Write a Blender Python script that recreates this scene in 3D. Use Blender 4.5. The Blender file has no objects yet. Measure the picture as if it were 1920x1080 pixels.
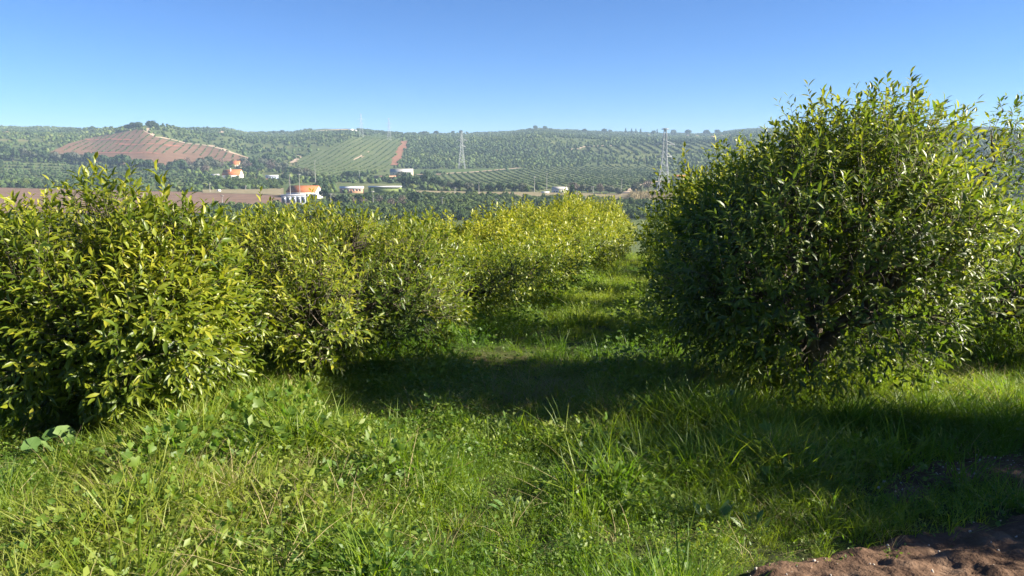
import bpy, math, random
import numpy as np
from mathutils import Vector, Matrix

# ------------------------------------------------------------------ camera, sky, sun, exposure
SC = bpy.context.scene
COL = SC.collection
F, CX, CY, HOR = 1440.0, 960.0, 540.0, 285.0
PITCH = math.atan((CY - HOR) / F)
EYE = 1.6
cam = bpy.data.cameras.new('camera'); cam.sensor_width = 36; cam.lens = 36 * F / 1920
cam.clip_start = 0.05; cam.clip_end = 30000
co = bpy.data.objects.new('camera', cam); COL.objects.link(co)
co.location = (0, 0, EYE); co.rotation_euler = (math.pi / 2 - PITCH, 0, 0); SC.camera = co

SUN_EL, SUN_AZ = math.radians(28), math.radians(96)      # azimuth clockwise from the view direction
W = bpy.data.worlds.new('World'); SC.world = W; W.use_nodes = True
nt = W.node_tree; nt.nodes.clear()
sky = nt.nodes.new('ShaderNodeTexSky'); sky.sky_type = 'NISHITA'; sky.sun_disc = False
sky.sun_elevation = SUN_EL; sky.sun_rotation = SUN_AZ
sky.air_density = 0.68; sky.dust_density = 0.12; sky.ozone_density = 10.0; sky.altitude = 50
bg = nt.nodes.new('ShaderNodeBackground'); bg.inputs['Strength'].default_value = 0.0505
wo = nt.nodes.new('ShaderNodeOutputWorld')
nt.links.new(sky.outputs[0], bg.inputs[0]); nt.links.new(bg.outputs[0], wo.inputs[0])
sl = bpy.data.lights.new('sun', 'SUN'); sl.energy = 5.0; sl.angle = math.radians(0.55); sl.color = (1.0, 0.92, 0.77)
so = bpy.data.objects.new('sun', sl); COL.objects.link(so)
SUNV = Vector((math.sin(SUN_AZ) * math.cos(SUN_EL), math.cos(SUN_AZ) * math.cos(SUN_EL), math.sin(SUN_EL)))
so.rotation_euler = (-SUNV).to_track_quat('-Z', 'Y').to_euler(); so.location = (20, -5, 20)
vs = SC.view_settings; vs.view_transform = 'Standard'; vs.look = 'None'; vs.gamma = 1; vs.use_curve_mapping = False
vs.exposure = 1.8
SC.cycles.max_bounces = 4; SC.cycles.diffuse_bounces = 3; SC.cycles.transmission_bounces = 3; SC.cycles.glossy_bounces = 2

rng = np.random.default_rng(11); random.seed(11)

# ------------------------------------------------------------------ projection and terrain
cp, sp_ = math.cos(PITCH), math.sin(PITCH)
def ray(px, py):                     # -> azimuth, tangent of elevation
    x = (np.asarray(px, float) - CX) / F; v = (CY - np.asarray(py, float)) / F
    dy = cp + v * sp_; dz = -sp_ + v * cp
    return np.arctan2(x, dy), dz / np.hypot(x, dy)
def project(P):
    P = np.asarray(P, float); x, y, z = P[..., 0], P[..., 1], P[..., 2] - EYE
    d = y * cp - z * sp_; u = y * sp_ + z * cp
    d = np.where(d < 0.01, 0.01, d)
    return CX + F * x / d, CY - F * u / d

def hash2(i, j, s=0):
    h = (i * 374761393 + j * 668265263 + s * 974634777) & 0xFFFFFFFF
    h = ((h ^ (h >> 13)) * 1274126177) & 0xFFFFFFFF
    return ((h ^ (h >> 16)) & 0xFFFF) / 65535.0
def vnoise(x, y, s=0):
    x = np.asarray(x, float); y = np.asarray(y, float)
    i = np.floor(x).astype(np.int64); j = np.floor(y).astype(np.int64); fx = x - i; fy = y - j
    fx = fx * fx * (3 - 2 * fx); fy = fy * fy * (3 - 2 * fy)
    a = hash2(i, j, s); b = hash2(i + 1, j, s); c = hash2(i, j + 1, s); d = hash2(i + 1, j + 1, s)
    return (a * (1 - fx) + b * fx) * (1 - fy) + (c * (1 - fx) + d * fx) * fy
def fbm(x, y, s=0, o=3):
    t = 0; a = 1; n = 0
    for k in range(o):
        t = t + a * vnoise(x * 2 ** k, y * 2 ** k, s + k); n += a; a *= .5
    return t / n

# skyline: pixel column, pixel row, distance of the ridge
SKYL = np.array([(-500, 247, 2600), (0, 246, 2500), (100, 247, 2300), (170, 247, 2000), (225, 245, 1650), (268, 239, 1510), (300, 240, 1520),
    (345, 246, 1750), (420, 244, 2200), (462, 251, 2300), (540, 250, 2350), (600, 243, 2250), (655, 242, 2150), (705, 247, 2100),
    (765, 251, 2100), (850, 251, 2300), (905, 250, 2450), (960, 247, 2450), (1005, 242, 2400), (1060, 245, 2500), (1150, 249, 2700),
    (1250, 252, 2800), (1330, 253, 2800), (1385, 246, 2800), (1420, 244, 2800), (1550, 247, 2800), (1700, 248, 2700), (1800, 244, 2500),
    (1865, 247, 2400), (1895, 251, 2300), (1990, 249, 2100), (2500, 248, 2100)], float)
sk_az = ray(SKYL[:, 0], SKYL[:, 1])[0]
BASE_D = np.array([250, 300, 390, 480, 553, 620, 700], float); BASE_Y = np.array([475, 449, 412, 388, 371, 358, 346], float)
NEAR_SLOPE = 0.107
def z_near(x, y):
    yy = np.where(y > 0, y, y * 0.15)
    z = -NEAR_SLOPE * yy
    b = (fbm(x * .55, y * .55, 3, 3) - .5) * .13 + (fbm(x * 2.2, y * 2.2, 9, 2) - .5) * .045
    return z + b
def z_far(az, d):
    ys = np.interp(az, sk_az, SKYL[:, 1]); ds = np.interp(az, sk_az, SKYL[:, 2])
    ylow = np.interp(d, BASE_D, BASE_Y)
    crest = ys + 14 * np.clip((ds - 1500) / 500, 0, 1)          # the steep hill face ends near 1500 m, the ridge rolls on behind
    f = lambda t: np.interp(t, [700, 800, 900, 1050, 1150, 1250, 1350, 1430, 1500], [0, .09, .20, .35, .50, .66, .82, .93, 1.0])
    yhi = 346 + (crest - 346) * f(d) + (ys - crest) * np.clip((d - 1500) / np.maximum(ds - 1500, 1), 0, 1)
    y = np.where(d <= 700, ylow, yhi)
    tan = ray(np.full_like(y, CX), y)[1]
    dd = np.minimum(d, ds)
    z = EYE + tan * dd
    return z - np.clip((d - ds) / 2000, 0, 1) * 25
def zg(x, y):
    x = np.asarray(x, float); y = np.asarray(y, float)
    d = np.hypot(x, y); az = np.arctan2(x, y)
    w = np.clip((np.log(np.maximum(d, 1)) - math.log(60)) / (math.log(250) - math.log(60)), 0, 1); w = w * w * (3 - 2 * w)
    zf = z_far(az, np.maximum(d, 250.0))
    n = (fbm(x / 90, y / 90, 21, 3) - .5) * 5 * np.clip((d - 650) / 900, 0, 1)
    return z_near(x, y) * (1 - w) + zf * w + n
def zg1(x, y): return float(zg(np.array([x]), np.array([y]))[0])
def hit(px, py):                     # pixel -> point of the ground it looks at (beyond 260 m)
    px = np.atleast_1d(np.asarray(px, float)); py = np.atleast_1d(np.asarray(py, float)); out = np.zeros((len(px), 3))
    D = np.concatenate([np.linspace(262, 800, 270), np.linspace(804, 3000, 550)])
    for k in range(len(px)):
        az, t = ray(px[k], py[k]); X = np.sin(az) * D; Y = np.cos(az) * D
        tt = np.maximum.accumulate((zg(X, Y) - EYE) / D)
        i = min(np.searchsorted(tt, t), len(D) - 1); d = D[i]
        if i > 0 and tt[i] > tt[i - 1]: d = D[i - 1] + (D[i] - D[i - 1]) * np.clip((t - tt[i - 1]) / (tt[i] - tt[i - 1]), 0, 1)
        x, y = np.sin(az) * d, np.cos(az) * d; out[k] = (x, y, zg1(x, y))
    return out
def inpoly(px, py, poly):
    poly = np.asarray(poly, float); r = np.zeros(np.shape(px), bool); n = len(poly)
    for i in range(n):
        x1, y1 = poly[i]; x2, y2 = poly[(i + 1) % n]
        if y1 == y2: continue
        c = ((y1 > py) != (y2 > py)) & (px < (x2 - x1) * (py - y1) / (y2 - y1) + x1); r ^= c
    return r

# ------------------------------------------------------------------ mesh and object helpers
def mesh(name, V, faces, mats=(), midx=None, attrs=None, smooth=False):
    """faces: list of (n,k) int arrays; attrs: {name: per-vertex float array}"""
    me = bpy.data.meshes.new(name); V = np.asarray(V, np.float32).reshape(-1, 3)
    faces = [np.asarray(f, np.int32).reshape(len(f), -1) for f in faces if len(f)]
    me.vertices.add(len(V)); me.vertices.foreach_set('co', V.ravel())
    tot = np.concatenate([np.full(len(f), f.shape[1], np.int32) for f in faces]); li = np.concatenate([f.ravel() for f in faces])
    me.loops.add(len(li)); me.loops.foreach_set('vertex_index', li)
    me.polygons.add(len(tot)); me.polygons.foreach_set('loop_start', np.concatenate([[0], np.cumsum(tot)[:-1]]).astype(np.int32))
    me.polygons.foreach_set('loop_total', tot)
    for m in mats: me.materials.append(m)
    if midx is not None: me.polygons.foreach_set('material_index', np.asarray(midx, np.int32))
    if smooth: me.polygons.foreach_set('use_smooth', np.ones(len(tot), bool))
    for k, a in (attrs or {}).items():
        at = me.attributes.new(k, 'FLOAT', 'POINT'); at.data.foreach_set('value', np.asarray(a, np.float32).ravel())
    me.update(); me.validate(); return me
class MB:
    """collects verts and faces (faces grouped by vertex count), then one mesh"""
    def __init__(s): s.V = []; s.F = {}; s.n = 0
    def add(s, V, *Fs):
        V = np.asarray(V, float).reshape(-1, 3)
        for f in Fs:
            f = np.asarray(f, int); f = f.reshape(len(f), -1); s.F.setdefault(f.shape[1], []).append(f + s.n)
        s.V.append(V); s.n += len(V); return s
    def box(s, x0, x1, y0, y1, z0, z1):
        V = [(x, y, z) for z in (z0, z1) for y in (y0, y1) for x in (x0, x1)]
        return s.add(V, [(0, 2, 3, 1), (4, 5, 7, 6), (0, 1, 5, 4), (2, 6, 7, 3), (0, 4, 6, 2), (1, 3, 7, 5)])
    def tube(s, P, R, n=6, cap=True):
        P = np.asarray(P, float); R = np.asarray(R, float) * np.ones(len(P)); m = len(P)
        T = np.gradient(P, axis=0); T /= np.linalg.norm(T, axis=1)[:, None] + 1e-9
        ref = np.array([0, 0, 1.0]) if abs(T[0][2]) < .8 else np.array([1.0, 0, 0])
        A = np.cross(T, ref); A /= np.linalg.norm(A, axis=1)[:, None] + 1e-9; B = np.cross(T, A)
        th = np.arange(n) / n * 2 * np.pi
        V = P[:, None] + R[:, None, None] * (A[:, None] * np.cos(th)[None, :, None] + B[:, None] * np.sin(th)[None, :, None])
        i = np.arange(m - 1)[:, None] * n; j = np.arange(n)[None]; k = (j + 1) % n
        f = np.stack([i + j, i + n + j, i + n + k, i + k], -1).reshape(-1, 4)
        s.add(V.reshape(-1, 3), f)
        if cap: s.F.setdefault(n, []).append(np.array([np.arange(n)[::-1] * 0 + np.arange(n) + s.n - n]))
        return s
    def bar(s, a, b, t):
        return s.tube([a, b], t, 4, False)
    def mesh(s, name, mat, smooth=False, attrs=None):
        return mesh(name, np.concatenate(s.V), [np.concatenate(f) for f in s.F.values()], [mat], None, attrs, smooth)
def obj(name, me, parent=None, loc=(0, 0, 0), rz=0, scale=None, kind=None):
    o = bpy.data.objects.new(name, me); COL.objects.link(o); o.location = loc; o.rotation_euler = (0, 0, rz)
    if scale is not None: o.scale = scale
    if parent is not None: o.parent = parent
    if kind: o['kind'] = kind
    return o
def tag(o, label, cat, group=None, kind=None):
    o['label'] = label; o['category'] = cat
    if group: o['group'] = group
    if kind: o['kind'] = kind
    return o
def thing(name, label, cat, loc=(0, 0, 0), rz=0, group=None, scale=None):
    return tag(obj(name, None, None, loc, rz, scale), label, cat, group)

# ------------------------------------------------------------------ materials
def mat(name, rough=.7, spec=.3):
    m = bpy.data.materials.new(name); m.use_nodes = True; n = m.node_tree; b = n.nodes['Principled BSDF']
    b.inputs['Roughness'].default_value = rough; b.inputs['Specular IOR Level'].default_value = spec
    return m, n, b
def ramp(n, stops):
    r = n.nodes.new('ShaderNodeValToRGB'); e = r.color_ramp.elements
    while len(e) < len(stops): e.new(.5)
    for k, (p, c) in enumerate(stops): e[k].position = p; e[k].color = (*c, 1)
    return r
def noise(n, scale, detail=3, coord='Object', rough=.55):
    tc = n.nodes.new('ShaderNodeTexCoord'); t = n.nodes.new('ShaderNodeTexNoise'); t.inputs['Scale'].default_value = scale
    t.inputs['Detail'].default_value = detail; t.inputs['Roughness'].default_value = rough
    n.links.new(tc.outputs[coord], t.inputs['Vector']); return t
def plain(name, c1, c2=None, scale=3, rough=.75, spec=.25, bump=0, metal=0):
    m, n, b = mat(name, rough, spec); c2 = c2 or tuple(v * .75 for v in c1)
    t = noise(n, scale, 4); r = ramp(n, [(.3, c2), (.7, c1)])
    n.links.new(t.outputs[0], r.inputs[0]); n.links.new(r.outputs[0], b.inputs['Base Color']); b.inputs['Metallic'].default_value = metal
    if bump:
        bp = n.nodes.new('ShaderNodeBump'); bp.inputs['Strength'].default_value = bump; bp.inputs['Distance'].default_value = .05
        n.links.new(t.outputs[0], bp.inputs['Height']); n.links.new(bp.outputs[0], b.inputs['Normal'])
    return m
def leafmat(name, stops, attr='tint', inst=False, trans=.35, rough=.42, spec=.4, tcol=(1.0, 1.05, .45), noise_scale=None):
    """thin leaf: reflecting and letting light through, colour picked per leaf (or per plant) by an attribute"""
    m, n, b = mat(name, rough, spec)
    a = n.nodes.new('ShaderNodeAttribute'); a.attribute_name = attr; a.attribute_type = 'INSTANCER' if inst else 'GEOMETRY'
    src = a.outputs['Fac']
    if noise_scale:
        t = noise(n, noise_scale, 3); mm = n.nodes.new('ShaderNodeMath'); mm.operation = 'MULTIPLY_ADD'
        n.links.new(t.outputs[0], mm.inputs[0]); mm.inputs[1].default_value = .7; mm.inputs[2].default_value = -.35
        ad = n.nodes.new('ShaderNodeMath'); ad.operation = 'ADD'; n.links.new(src, ad.inputs[0]); n.links.new(mm.outputs[0], ad.inputs[1]); src = ad.outputs[0]
    r = ramp(n, stops); n.links.new(src, r.inputs[0]); n.links.new(r.outputs[0], b.inputs['Base Color'])
    tr = n.nodes.new('ShaderNodeBsdfTranslucent'); mc = n.nodes.new('ShaderNodeMix'); mc.data_type = 'RGBA'; mc.blend_type = 'MULTIPLY'
    mc.inputs['Factor'].default_value = 1; n.links.new(r.outputs[0], mc.inputs['A']); mc.inputs['B'].default_value = (*[min(v * 1.6, 2) for v in tcol], 1)
    n.links.new(mc.outputs['Result'], tr.inputs[0])
    mx = n.nodes.new('ShaderNodeMixShader'); mx.inputs[0].default_value = trans
    n.links.new(b.outputs[0], mx.inputs[1]); n.links.new(tr.outputs[0], mx.inputs[2]); n.links.new(mx.outputs[0], n.nodes['Material Output'].inputs[0])
    return m
M = {}
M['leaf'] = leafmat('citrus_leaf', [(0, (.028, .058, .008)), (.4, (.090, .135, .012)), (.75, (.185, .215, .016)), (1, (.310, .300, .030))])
M['leaf_dark'] = leafmat('citrus_leaf_dark', [(0, (.026, .055, .010)), (.45, (.085, .130, .016)), (.8, (.175, .205, .024)), (1, (.270, .270, .035))], trans=.42)
M['twig'] = plain('twig', (.13, .12, .07), (.07, .06, .04), 20)
M['bark'] = plain('bark', (.15, .12, .09), (.06, .05, .04), 14, .9, .1, .6)
M['grass'] = leafmat('grass_blade', [(0, (.025, .080, .010)), (.45, (.092, .170, .013)), (.8, (.195, .255, .020)), (1, (.33, .31, .08))], inst=True, trans=.48, rough=.5)
M['forb'] = leafmat('forb_leaf', [(0, (.030, .085, .016)), (.5, (.100, .175, .024)), (.85, (.200, .250, .040)), (1, (.34, .31, .05))], inst=True, trans=.45, rough=.5)
M['weed'] = leafmat('weed_leaf', [(0, (.05, .12, .03)), (.5, (.10, .18, .045)), (1, (.18, .24, .08))], trans=.3, rough=.5)
M['straw'] = leafmat('dry_straw', [(0, (.22, .17, .08)), (1, (.42, .35, .17))], inst=True, trans=.25, rough=.7, tcol=(1, .9, .6))
M['far_leaf'] = leafmat('far_foliage', [(0, (.034, .060, .019)), (.4, (.060, .095, .026)), (.75, (.100, .135, .032)), (1, (.150, .170, .050))], inst=True, trans=.15, rough=.6, spec=.15, noise_scale=.6)
M['reed'] = leafmat('reed', [(0, (.16, .13, .07)), (1, (.36, .30, .17))], inst=True, trans=.2, rough=.8, tcol=(1, .9, .6))
M['val_leaf'] = leafmat('valley_foliage', [(0, (.014, .034, .016)), (.45, (.032, .060, .024)), (.8, (.060, .090, .032)), (1, (.100, .120, .045))], trans=.15, rough=.6, spec=.15)
M['val_grey'] = leafmat('valley_olive_foliage', [(0, (.035, .045, .030)), (.5, (.075, .085, .055)), (1, (.14, .14, .09))], trans=.15, rough=.6, spec=.15)
M['bare'] = leafmat('bare_twigs', [(0, (.07, .055, .045)), (1, (.17, .135, .11))], trans=.05, rough=.8, spec=.1)
M['white'] = plain('limewash', (.78, .76, .70), (.66, .63, .57), 1.2, .85)
M['cream'] = plain('cream_wall', (.60, .52, .38), (.50, .42, .30), 1.2, .85)
M['greyw'] = plain('grey_wall', (.36, .37, .38), (.28, .29, .30), 1, .85)
M['bluew'] = plain('blue_grey_wall', (.40, .46, .55), (.33, .38, .46), 1, .8)
M['salmon'] = plain('salmon_wall', (.55, .30, .19), (.45, .24, .15), 1, .85)
M['brick'] = plain('brick_wall', (.30, .12, .07), (.20, .08, .05), 2, .9)
M['roof'] = plain('orange_tile', (.46, .155, .06), (.36, .12, .045), 1.3, .8, .2)
M['roof_old'] = plain('weathered_tile', (.42, .24, .14), (.30, .17, .10), 1.3, .85, .2)
M['roof_grey'] = plain('fibre_cement', (.42, .40, .37), (.32, .31, .29), 1, .8)
M['roof_white'] = plain('white_sheet', (.75, .74, .72), (.66, .65, .62), .8, .5)
M['dark'] = plain('dark_opening', (.035, .035, .04), (.02, .02, .025), 2, .5)
M['glass'] = plain('window_glass', (.05, .06, .08), (.03, .04, .05), 2, .12, .6)
M['net'] = plain('green_netting', (.17, .21, .06), (.12, .16, .045), 1.5, .8)
M['steel'] = plain('galvanised_steel', (.46, .47, .47), (.36, .37, .37), .5, .55, .4, 0, .25)
M['pole'] = plain('concrete_pole', (.52, .50, .46), (.42, .40, .37), .8, .9)
M['track'] = plain('pale_track', (.44, .34, .24), (.34, .25, .17), .15, .95, .1)
M['redtrack'] = plain('red_earth', (.26, .125, .07), (.18, .085, .048), .12, .95, .1)
M['plough'] = plain('ploughed_earth', (.190, .120, .080), (.135, .085, .058), .12, .95, .1)
M['redfield'] = plain('red_field', (.175, .100, .060), (.125, .074, .045), .05, .95, .1)
M['tan'] = plain('dry_grass', (.25, .20, .12), (.16, .14, .075), .2, .95, .1)
M['meadow'] = plain('meadow', (.085, .120, .030), (.055, .085, .024), .15, .95, .1)

def ground_material():
    m, n, b = mat('ground_soil', .95, .1); L = n.links
    at = n.nodes.new('ShaderNodeAttribute'); at.attribute_name = 'far'
    t1 = noise(n, 1.4, 6); near = ramp(n, [(.35, (.035, .045, .014)), (.55, (.060, .068, .022)), (.75, (.115, .085, .050))]); L.new(t1.outputs[0], near.inputs[0])
    t2 = noise(n, .012, 6); far = ramp(n, [(.32, (.060, .085, .028)), (.58, (.095, .115, .038)), (.82, (.200, .160, .085))]); L.new(t2.outputs[0], far.inputs[0])
    mx = n.nodes.new('ShaderNodeMix'); mx.data_type = 'RGBA'; L.new(at.outputs['Fac'], mx.inputs['Factor']); L.new(near.outputs[0], mx.inputs['A']); L.new(far.outputs[0], mx.inputs['B'])
    L.new(mx.outputs['Result'], b.inputs['Base Color'])
    bp = n.nodes.new('ShaderNodeBump'); bp.inputs['Strength'].default_value = .6; bp.inputs['Distance'].default_value = .04
    t3 = noise(n, 14, 5); L.new(t3.outputs[0], bp.inputs['Height']); L.new(bp.outputs[0], b.inputs['Normal'])
    return m
def dirt_material():
    m, n, b = mat('track_dirt', .95, .1); L = n.links
    t1 = noise(n, 5, 8, rough=.65); r = ramp(n, [(.3, (.070, .042, .028)), (.55, (.130, .080, .052)), (.8, (.26, .18, .125))]); L.new(t1.outputs[0], r.inputs[0])
    L.new(r.outputs[0], b.inputs['Base Color'])
    bp = n.nodes.new('ShaderNodeBump'); bp.inputs['Strength'].default_value = .8; bp.inputs['Distance'].default_value = .02
    t3 = noise(n, 45, 6); L.new(t3.outputs[0], bp.inputs['Height']); L.new(bp.outputs[0], b.inputs['Normal'])
    return m
M['ground'] = ground_material(); M['dirt'] = dirt_material()

# ------------------------------------------------------------------ the ground, one sheet to beyond the skyline
def build_ground():
    R = [0.35]
    while R[-1] < 300: R.append(R[-1] * 1.028)
    while R[-1] < 3000: R.append(R[-1] * 1.0105)
    while R[-1] < 3350: R.append(R[-1] * 1.03)
    R = np.array(R); a1 = np.radians(np.arange(-40, 40.01, .22)); a2 = np.radians(np.arange(43, 318, 4.0))
    A = np.concatenate([a1, a2]); nA = len(A); nR = len(R)
    X = R[:, None] * np.sin(A)[None]; Y = R[:, None] * np.cos(A)[None]
    Z = zg(X, Y); d = np.hypot(X, Y)
    V = np.stack([X, Y, Z], -1).reshape(-1, 3); V = np.concatenate([V, [[0, 0, zg1(0, 0)]]])
    i = np.arange(nR - 1)[:, None] * nA; j = np.arange(nA)[None]; k = (j + 1) % nA
    q = np.stack([i + k, i + nA + k, i + nA + j, i + j], -1).reshape(-1, 4)
    t = np.stack([np.full(nA, nR * nA), (np.arange(nA) + 1) % nA, np.arange(nA)], -1)
    far = np.concatenate([np.clip((d.ravel() - 60) / 140, 0, 1), [0]])
    o = obj('ground', mesh('ground', V, [q, t], [M['ground']], None, {'far': far}, True), kind='structure')
    o['label'] = 'grassy orchard slope falling to a wide valley and low hills'
build_ground()

# ------------------------------------------------------------------ draped fields and tracks
def field(name, label, m, cols, n=14, lift=.8, sub=4):
    cols = np.array(cols, float); k = np.linspace(0, len(cols) - 1, (len(cols) - 1) * sub + 1)
    c = np.stack([np.interp(k, np.arange(len(cols)), cols[:, q]) for q in range(3)], -1)
    G = []
    for px, yt, yb in c:
        a, b = hit([px, px], [yb, yt]); s = np.linspace(0, 1, n + 1)[:, None]
        P = a[None] * (1 - s) + b[None] * s; P[:, 2] = zg(P[:, 0], P[:, 1]) + lift; G.append(P)
    G = np.array(G); nc, nr = G.shape[:2]; i = np.arange(nc - 1)[:, None] * nr; j = np.arange(nr - 1)[None]
    q = np.stack([i + j, i + nr + j, i + nr + j + 1, i + j + 1], -1).reshape(-1, 4)
    o = obj(name, mesh(name, G.reshape(-1, 3), [q], [m], smooth=True), kind='structure'); o['label'] = label; return o
def track(name, label, m, pts, w, lift=1.1):
    P = hit([p[0] for p in pts], [p[1] for p in pts]); n = 10 * (len(pts) - 1) + 1; k = np.linspace(0, len(pts) - 1, n)
    C = np.stack([np.interp(k, np.arange(len(pts)), P[:, q]) for q in range(2)], -1)
    C += (np.stack([vnoise(k * 2.3, k * 0, 5), vnoise(k * 2.3, k * 0 + 9, 6)], -1) - .5) * w * .5
    T = np.gradient(C, axis=0); T /= np.linalg.norm(T, axis=1)[:, None]; N = np.stack([T[:, 1], -T[:, 0]], -1)
    ww = w * (.4 + .25 * vnoise(k * 3, k * 0, 3))
    V = []
    for s in (-1, 0, 1):
        Q = C + N * ww[:, None] * s; V.append(np.stack([Q[:, 0], Q[:, 1], zg(Q[:, 0], Q[:, 1]) + lift], -1))
    V = np.stack(V, 1); i = np.arange(n - 1) * 3
    q = np.concatenate([np.stack([i + s, i + s + 1, i + s + 4, i + s + 3], -1) for s in (0, 1)])
    o = obj(name, mesh(name, V.reshape(-1, 3), [q], [m], smooth=True), kind='structure'); o['label'] = label; return o

BROWN = [(-60, 352, 402), (100, 356, 402), (250, 360, 402), (380, 362, 402), (450, 364, 400), (520, 369, 394), (566, 377, 388)]
field('ploughed_field', 'brown ploughed field beyond the left orchard row', M['plough'], BROWN)
REDF = [(92, 288, 291), (130, 270, 299), (165, 261, 304), (215, 252, 309), (262, 243, 313), (290, 258, 316), (330, 268, 314), (390, 276, 309), (440, 290, 303), (468, 298, 300)]
field('red_hill_field', 'red earth hill face with planted rows', M['redfield'], REDF, 24, 1.2)
MEAD = [(772, 319, 328), (850, 318, 325), (930, 317, 321), (985, 316, 318)]
field('valley_meadow', 'thin yellow green meadow under the dark orchard', M['meadow'], MEAD)
ORCH = plain('orchard_soil', (.105, .120, .042), (.072, .092, .032), .03, .95, .1)
field('vineyard_slope', 'pale green slope under the close planted rows', ORCH, [(556, 299, 313), (590, 289, 329), (640, 267, 332), (690, 255, 327), (728, 255, 319), (756, 261, 264)], 24, 1.0)
field('valley_orchard_floor', 'pale green floor under the lower valley orchard', ORCH, [(772, 334, 341), (830, 328.5, 357), (985, 318.5, 359), (1060, 315, 350), (1165, 313, 361), (1238, 312, 318)], 18, .7)
field('upper_orchard_slope', 'pale slope under the upper orchard rows', ORCH, [(1085, 280, 283), (1160, 275, 287), (1300, 264, 287), (1420, 269, 286)], 14, 1.2)
field('left_orchard_floor', 'dull green floor under the hedged orchard on the left', ORCH, [(-80, 305, 340), (100, 307, 343), (260, 319, 347), (388, 333, 349)], 16, .7)
TANF = [(780, 359, 366), (900, 361, 369), (1000, 362, 374), (1110, 363, 377), (1180, 366, 374)]
field('dry_grass_strip', 'strip of dry tan grass across the valley floor', M['tan'], TANF)
TAN2 = [(380, 358, 364), (430, 357, 365), (480, 357, 366), (532, 355, 369)]
field('dry_field_edge', 'dry grass margin of the brown field', M['tan'], TAN2, 8, 1.0)
track('hill_track', 'pale earth track running down the red hill', M['track'], [(272, 241), (277, 248), (292, 258), (340, 267), (395, 274), (430, 286), (468, 298)], 9)
track('terrace_cut', 'upper dark terrace cut on the red hill', M['brick'], [(155, 262), (190, 263), (225, 263), (248, 264)], 7, 1.6)
track('terrace_cut', 'middle dark terrace cut on the red hill', M['brick'], [(215, 271), (260, 273), (310, 274), (340, 276)], 7, 1.6)
track('terrace_cut', 'lowest dark terrace cut on the red hill', M['brick'], [(160, 287), (200, 288), (250, 289), (300, 290)], 6, 1.6)
track('red_earth_road', 'red earth road climbing straight up the vineyard hill', M['redtrack'], [(736, 311), (742, 300), (752, 284), (761, 265)], 13)
track('valley_track', 'pale track curving across the meadow', M['track'], [(778, 329), (820, 328), (870, 325), (920, 321), (978, 316)], 9)
track('embankment_track', 'earth track rising left of the large pylon', M['track'], [(1165, 366), (1185, 360), (1205, 350), (1222, 343), (1262, 341)], 9)
track('vineyard_track', 'short pale track crossing the vineyard hill', M['track'], [(664, 301), (678, 294), (692, 285)], 6)
track('farm_track', 'pale winding track left of the vineyard hill', M['track'], [(541, 307), (552, 303), (562, 298), (556, 292)], 8)
track('farm_lane', 'red earth lane beside the white farmhouse', M['redtrack'], [(455, 334), (485, 336), (506, 338), (520, 337)], 8)
track('upper_orchard_track', 'sandy track above the upper orchard rows', M['track'], [(1068, 282), (1085, 278), (1110, 275), (1150, 274)], 9)
track('ridge_road', 'pale bare crest on the far ridge', M['track'], [(585, 249), (605, 246), (625, 244.5), (650, 244), (668, 245)], 22, 2)
track('distant_track', 'faint pale track on the far ridge', M['track'], [(406, 253), (416, 249), (421, 247)], 8, 2)

# ------------------------------------------------------------------ scatter with geometry nodes (grass, far woods: stuff)
def scatter(name, P, vi, scale, rot, tint, variants, label, cat):
    """variants: meshes. Points carry scale, rotation, tint, which variant"""
    P = np.asarray(P, float); n = len(P)
    me = bpy.data.meshes.new(name); me.vertices.add(n); me.vertices.foreach_set('co', P.astype(np.float32).ravel())
    def put(nm, ty, key, arr): a = me.attributes.new(nm, ty, 'POINT'); a.data.foreach_set(key, np.asarray(arr).ravel())
    put('sc', 'FLOAT_VECTOR', 'vector', np.asarray(scale, np.float32)); put('ro', 'FLOAT_VECTOR', 'vector', np.asarray(rot, np.float32))
    put('tint', 'FLOAT', 'value', np.asarray(tint, np.float32)); put('vi', 'INT', 'value', np.asarray(vi, np.int32))
    o = obj(name, me); tag(o, label, cat, kind='stuff')
    ng = bpy.data.node_groups.new(name, 'GeometryNodeTree')
    ng.interface.new_socket('Geometry', in_out='INPUT', socket_type='NodeSocketGeometry'); ng.interface.new_socket('Geometry', in_out='OUTPUT', socket_type='NodeSocketGeometry')
    N = ng.nodes; L = ng.links; gi = N.new('NodeGroupInput'); go = N.new('NodeGroupOutput'); jn = N.new('GeometryNodeJoinGeometry')
    for v in reversed(variants):          # joined geometry lists the last link first
        src = bpy.data.objects.new(v.name + '_source', v)
        oi = N.new('GeometryNodeObjectInfo'); oi.inputs['Object'].default_value = src; oi.inputs['As Instance'].default_value = False
        g2 = N.new('GeometryNodeGeometryToInstance'); L.new(oi.outputs['Geometry'], g2.inputs[0]); L.new(g2.outputs[0], jn.inputs[0])
    ip = N.new('GeometryNodeInstanceOnPoints'); ip.inputs['Pick Instance'].default_value = True
    def att(nm, ty):
        a = N.new('GeometryNodeInputNamedAttribute'); a.data_type = ty; a.inputs['Name'].default_value = nm; return a.outputs['Attribute']
    L.new(gi.outputs[0], ip.inputs['Points']); L.new(jn.outputs[0], ip.inputs['Instance']); L.new(att('vi', 'INT'), ip.inputs['Instance Index'])
    e2 = N.new('FunctionNodeEulerToRotation'); L.new(att('ro', 'FLOAT_VECTOR'), e2.inputs[0]); L.new(e2.outputs[0], ip.inputs['Rotation'])
    L.new(att('sc', 'FLOAT_VECTOR'), ip.inputs['Scale']); L.new(ip.outputs[0], go.inputs[0])
    md = o.modifiers.new('scatter', 'NODES'); md.node_group = ng
    return o

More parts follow.
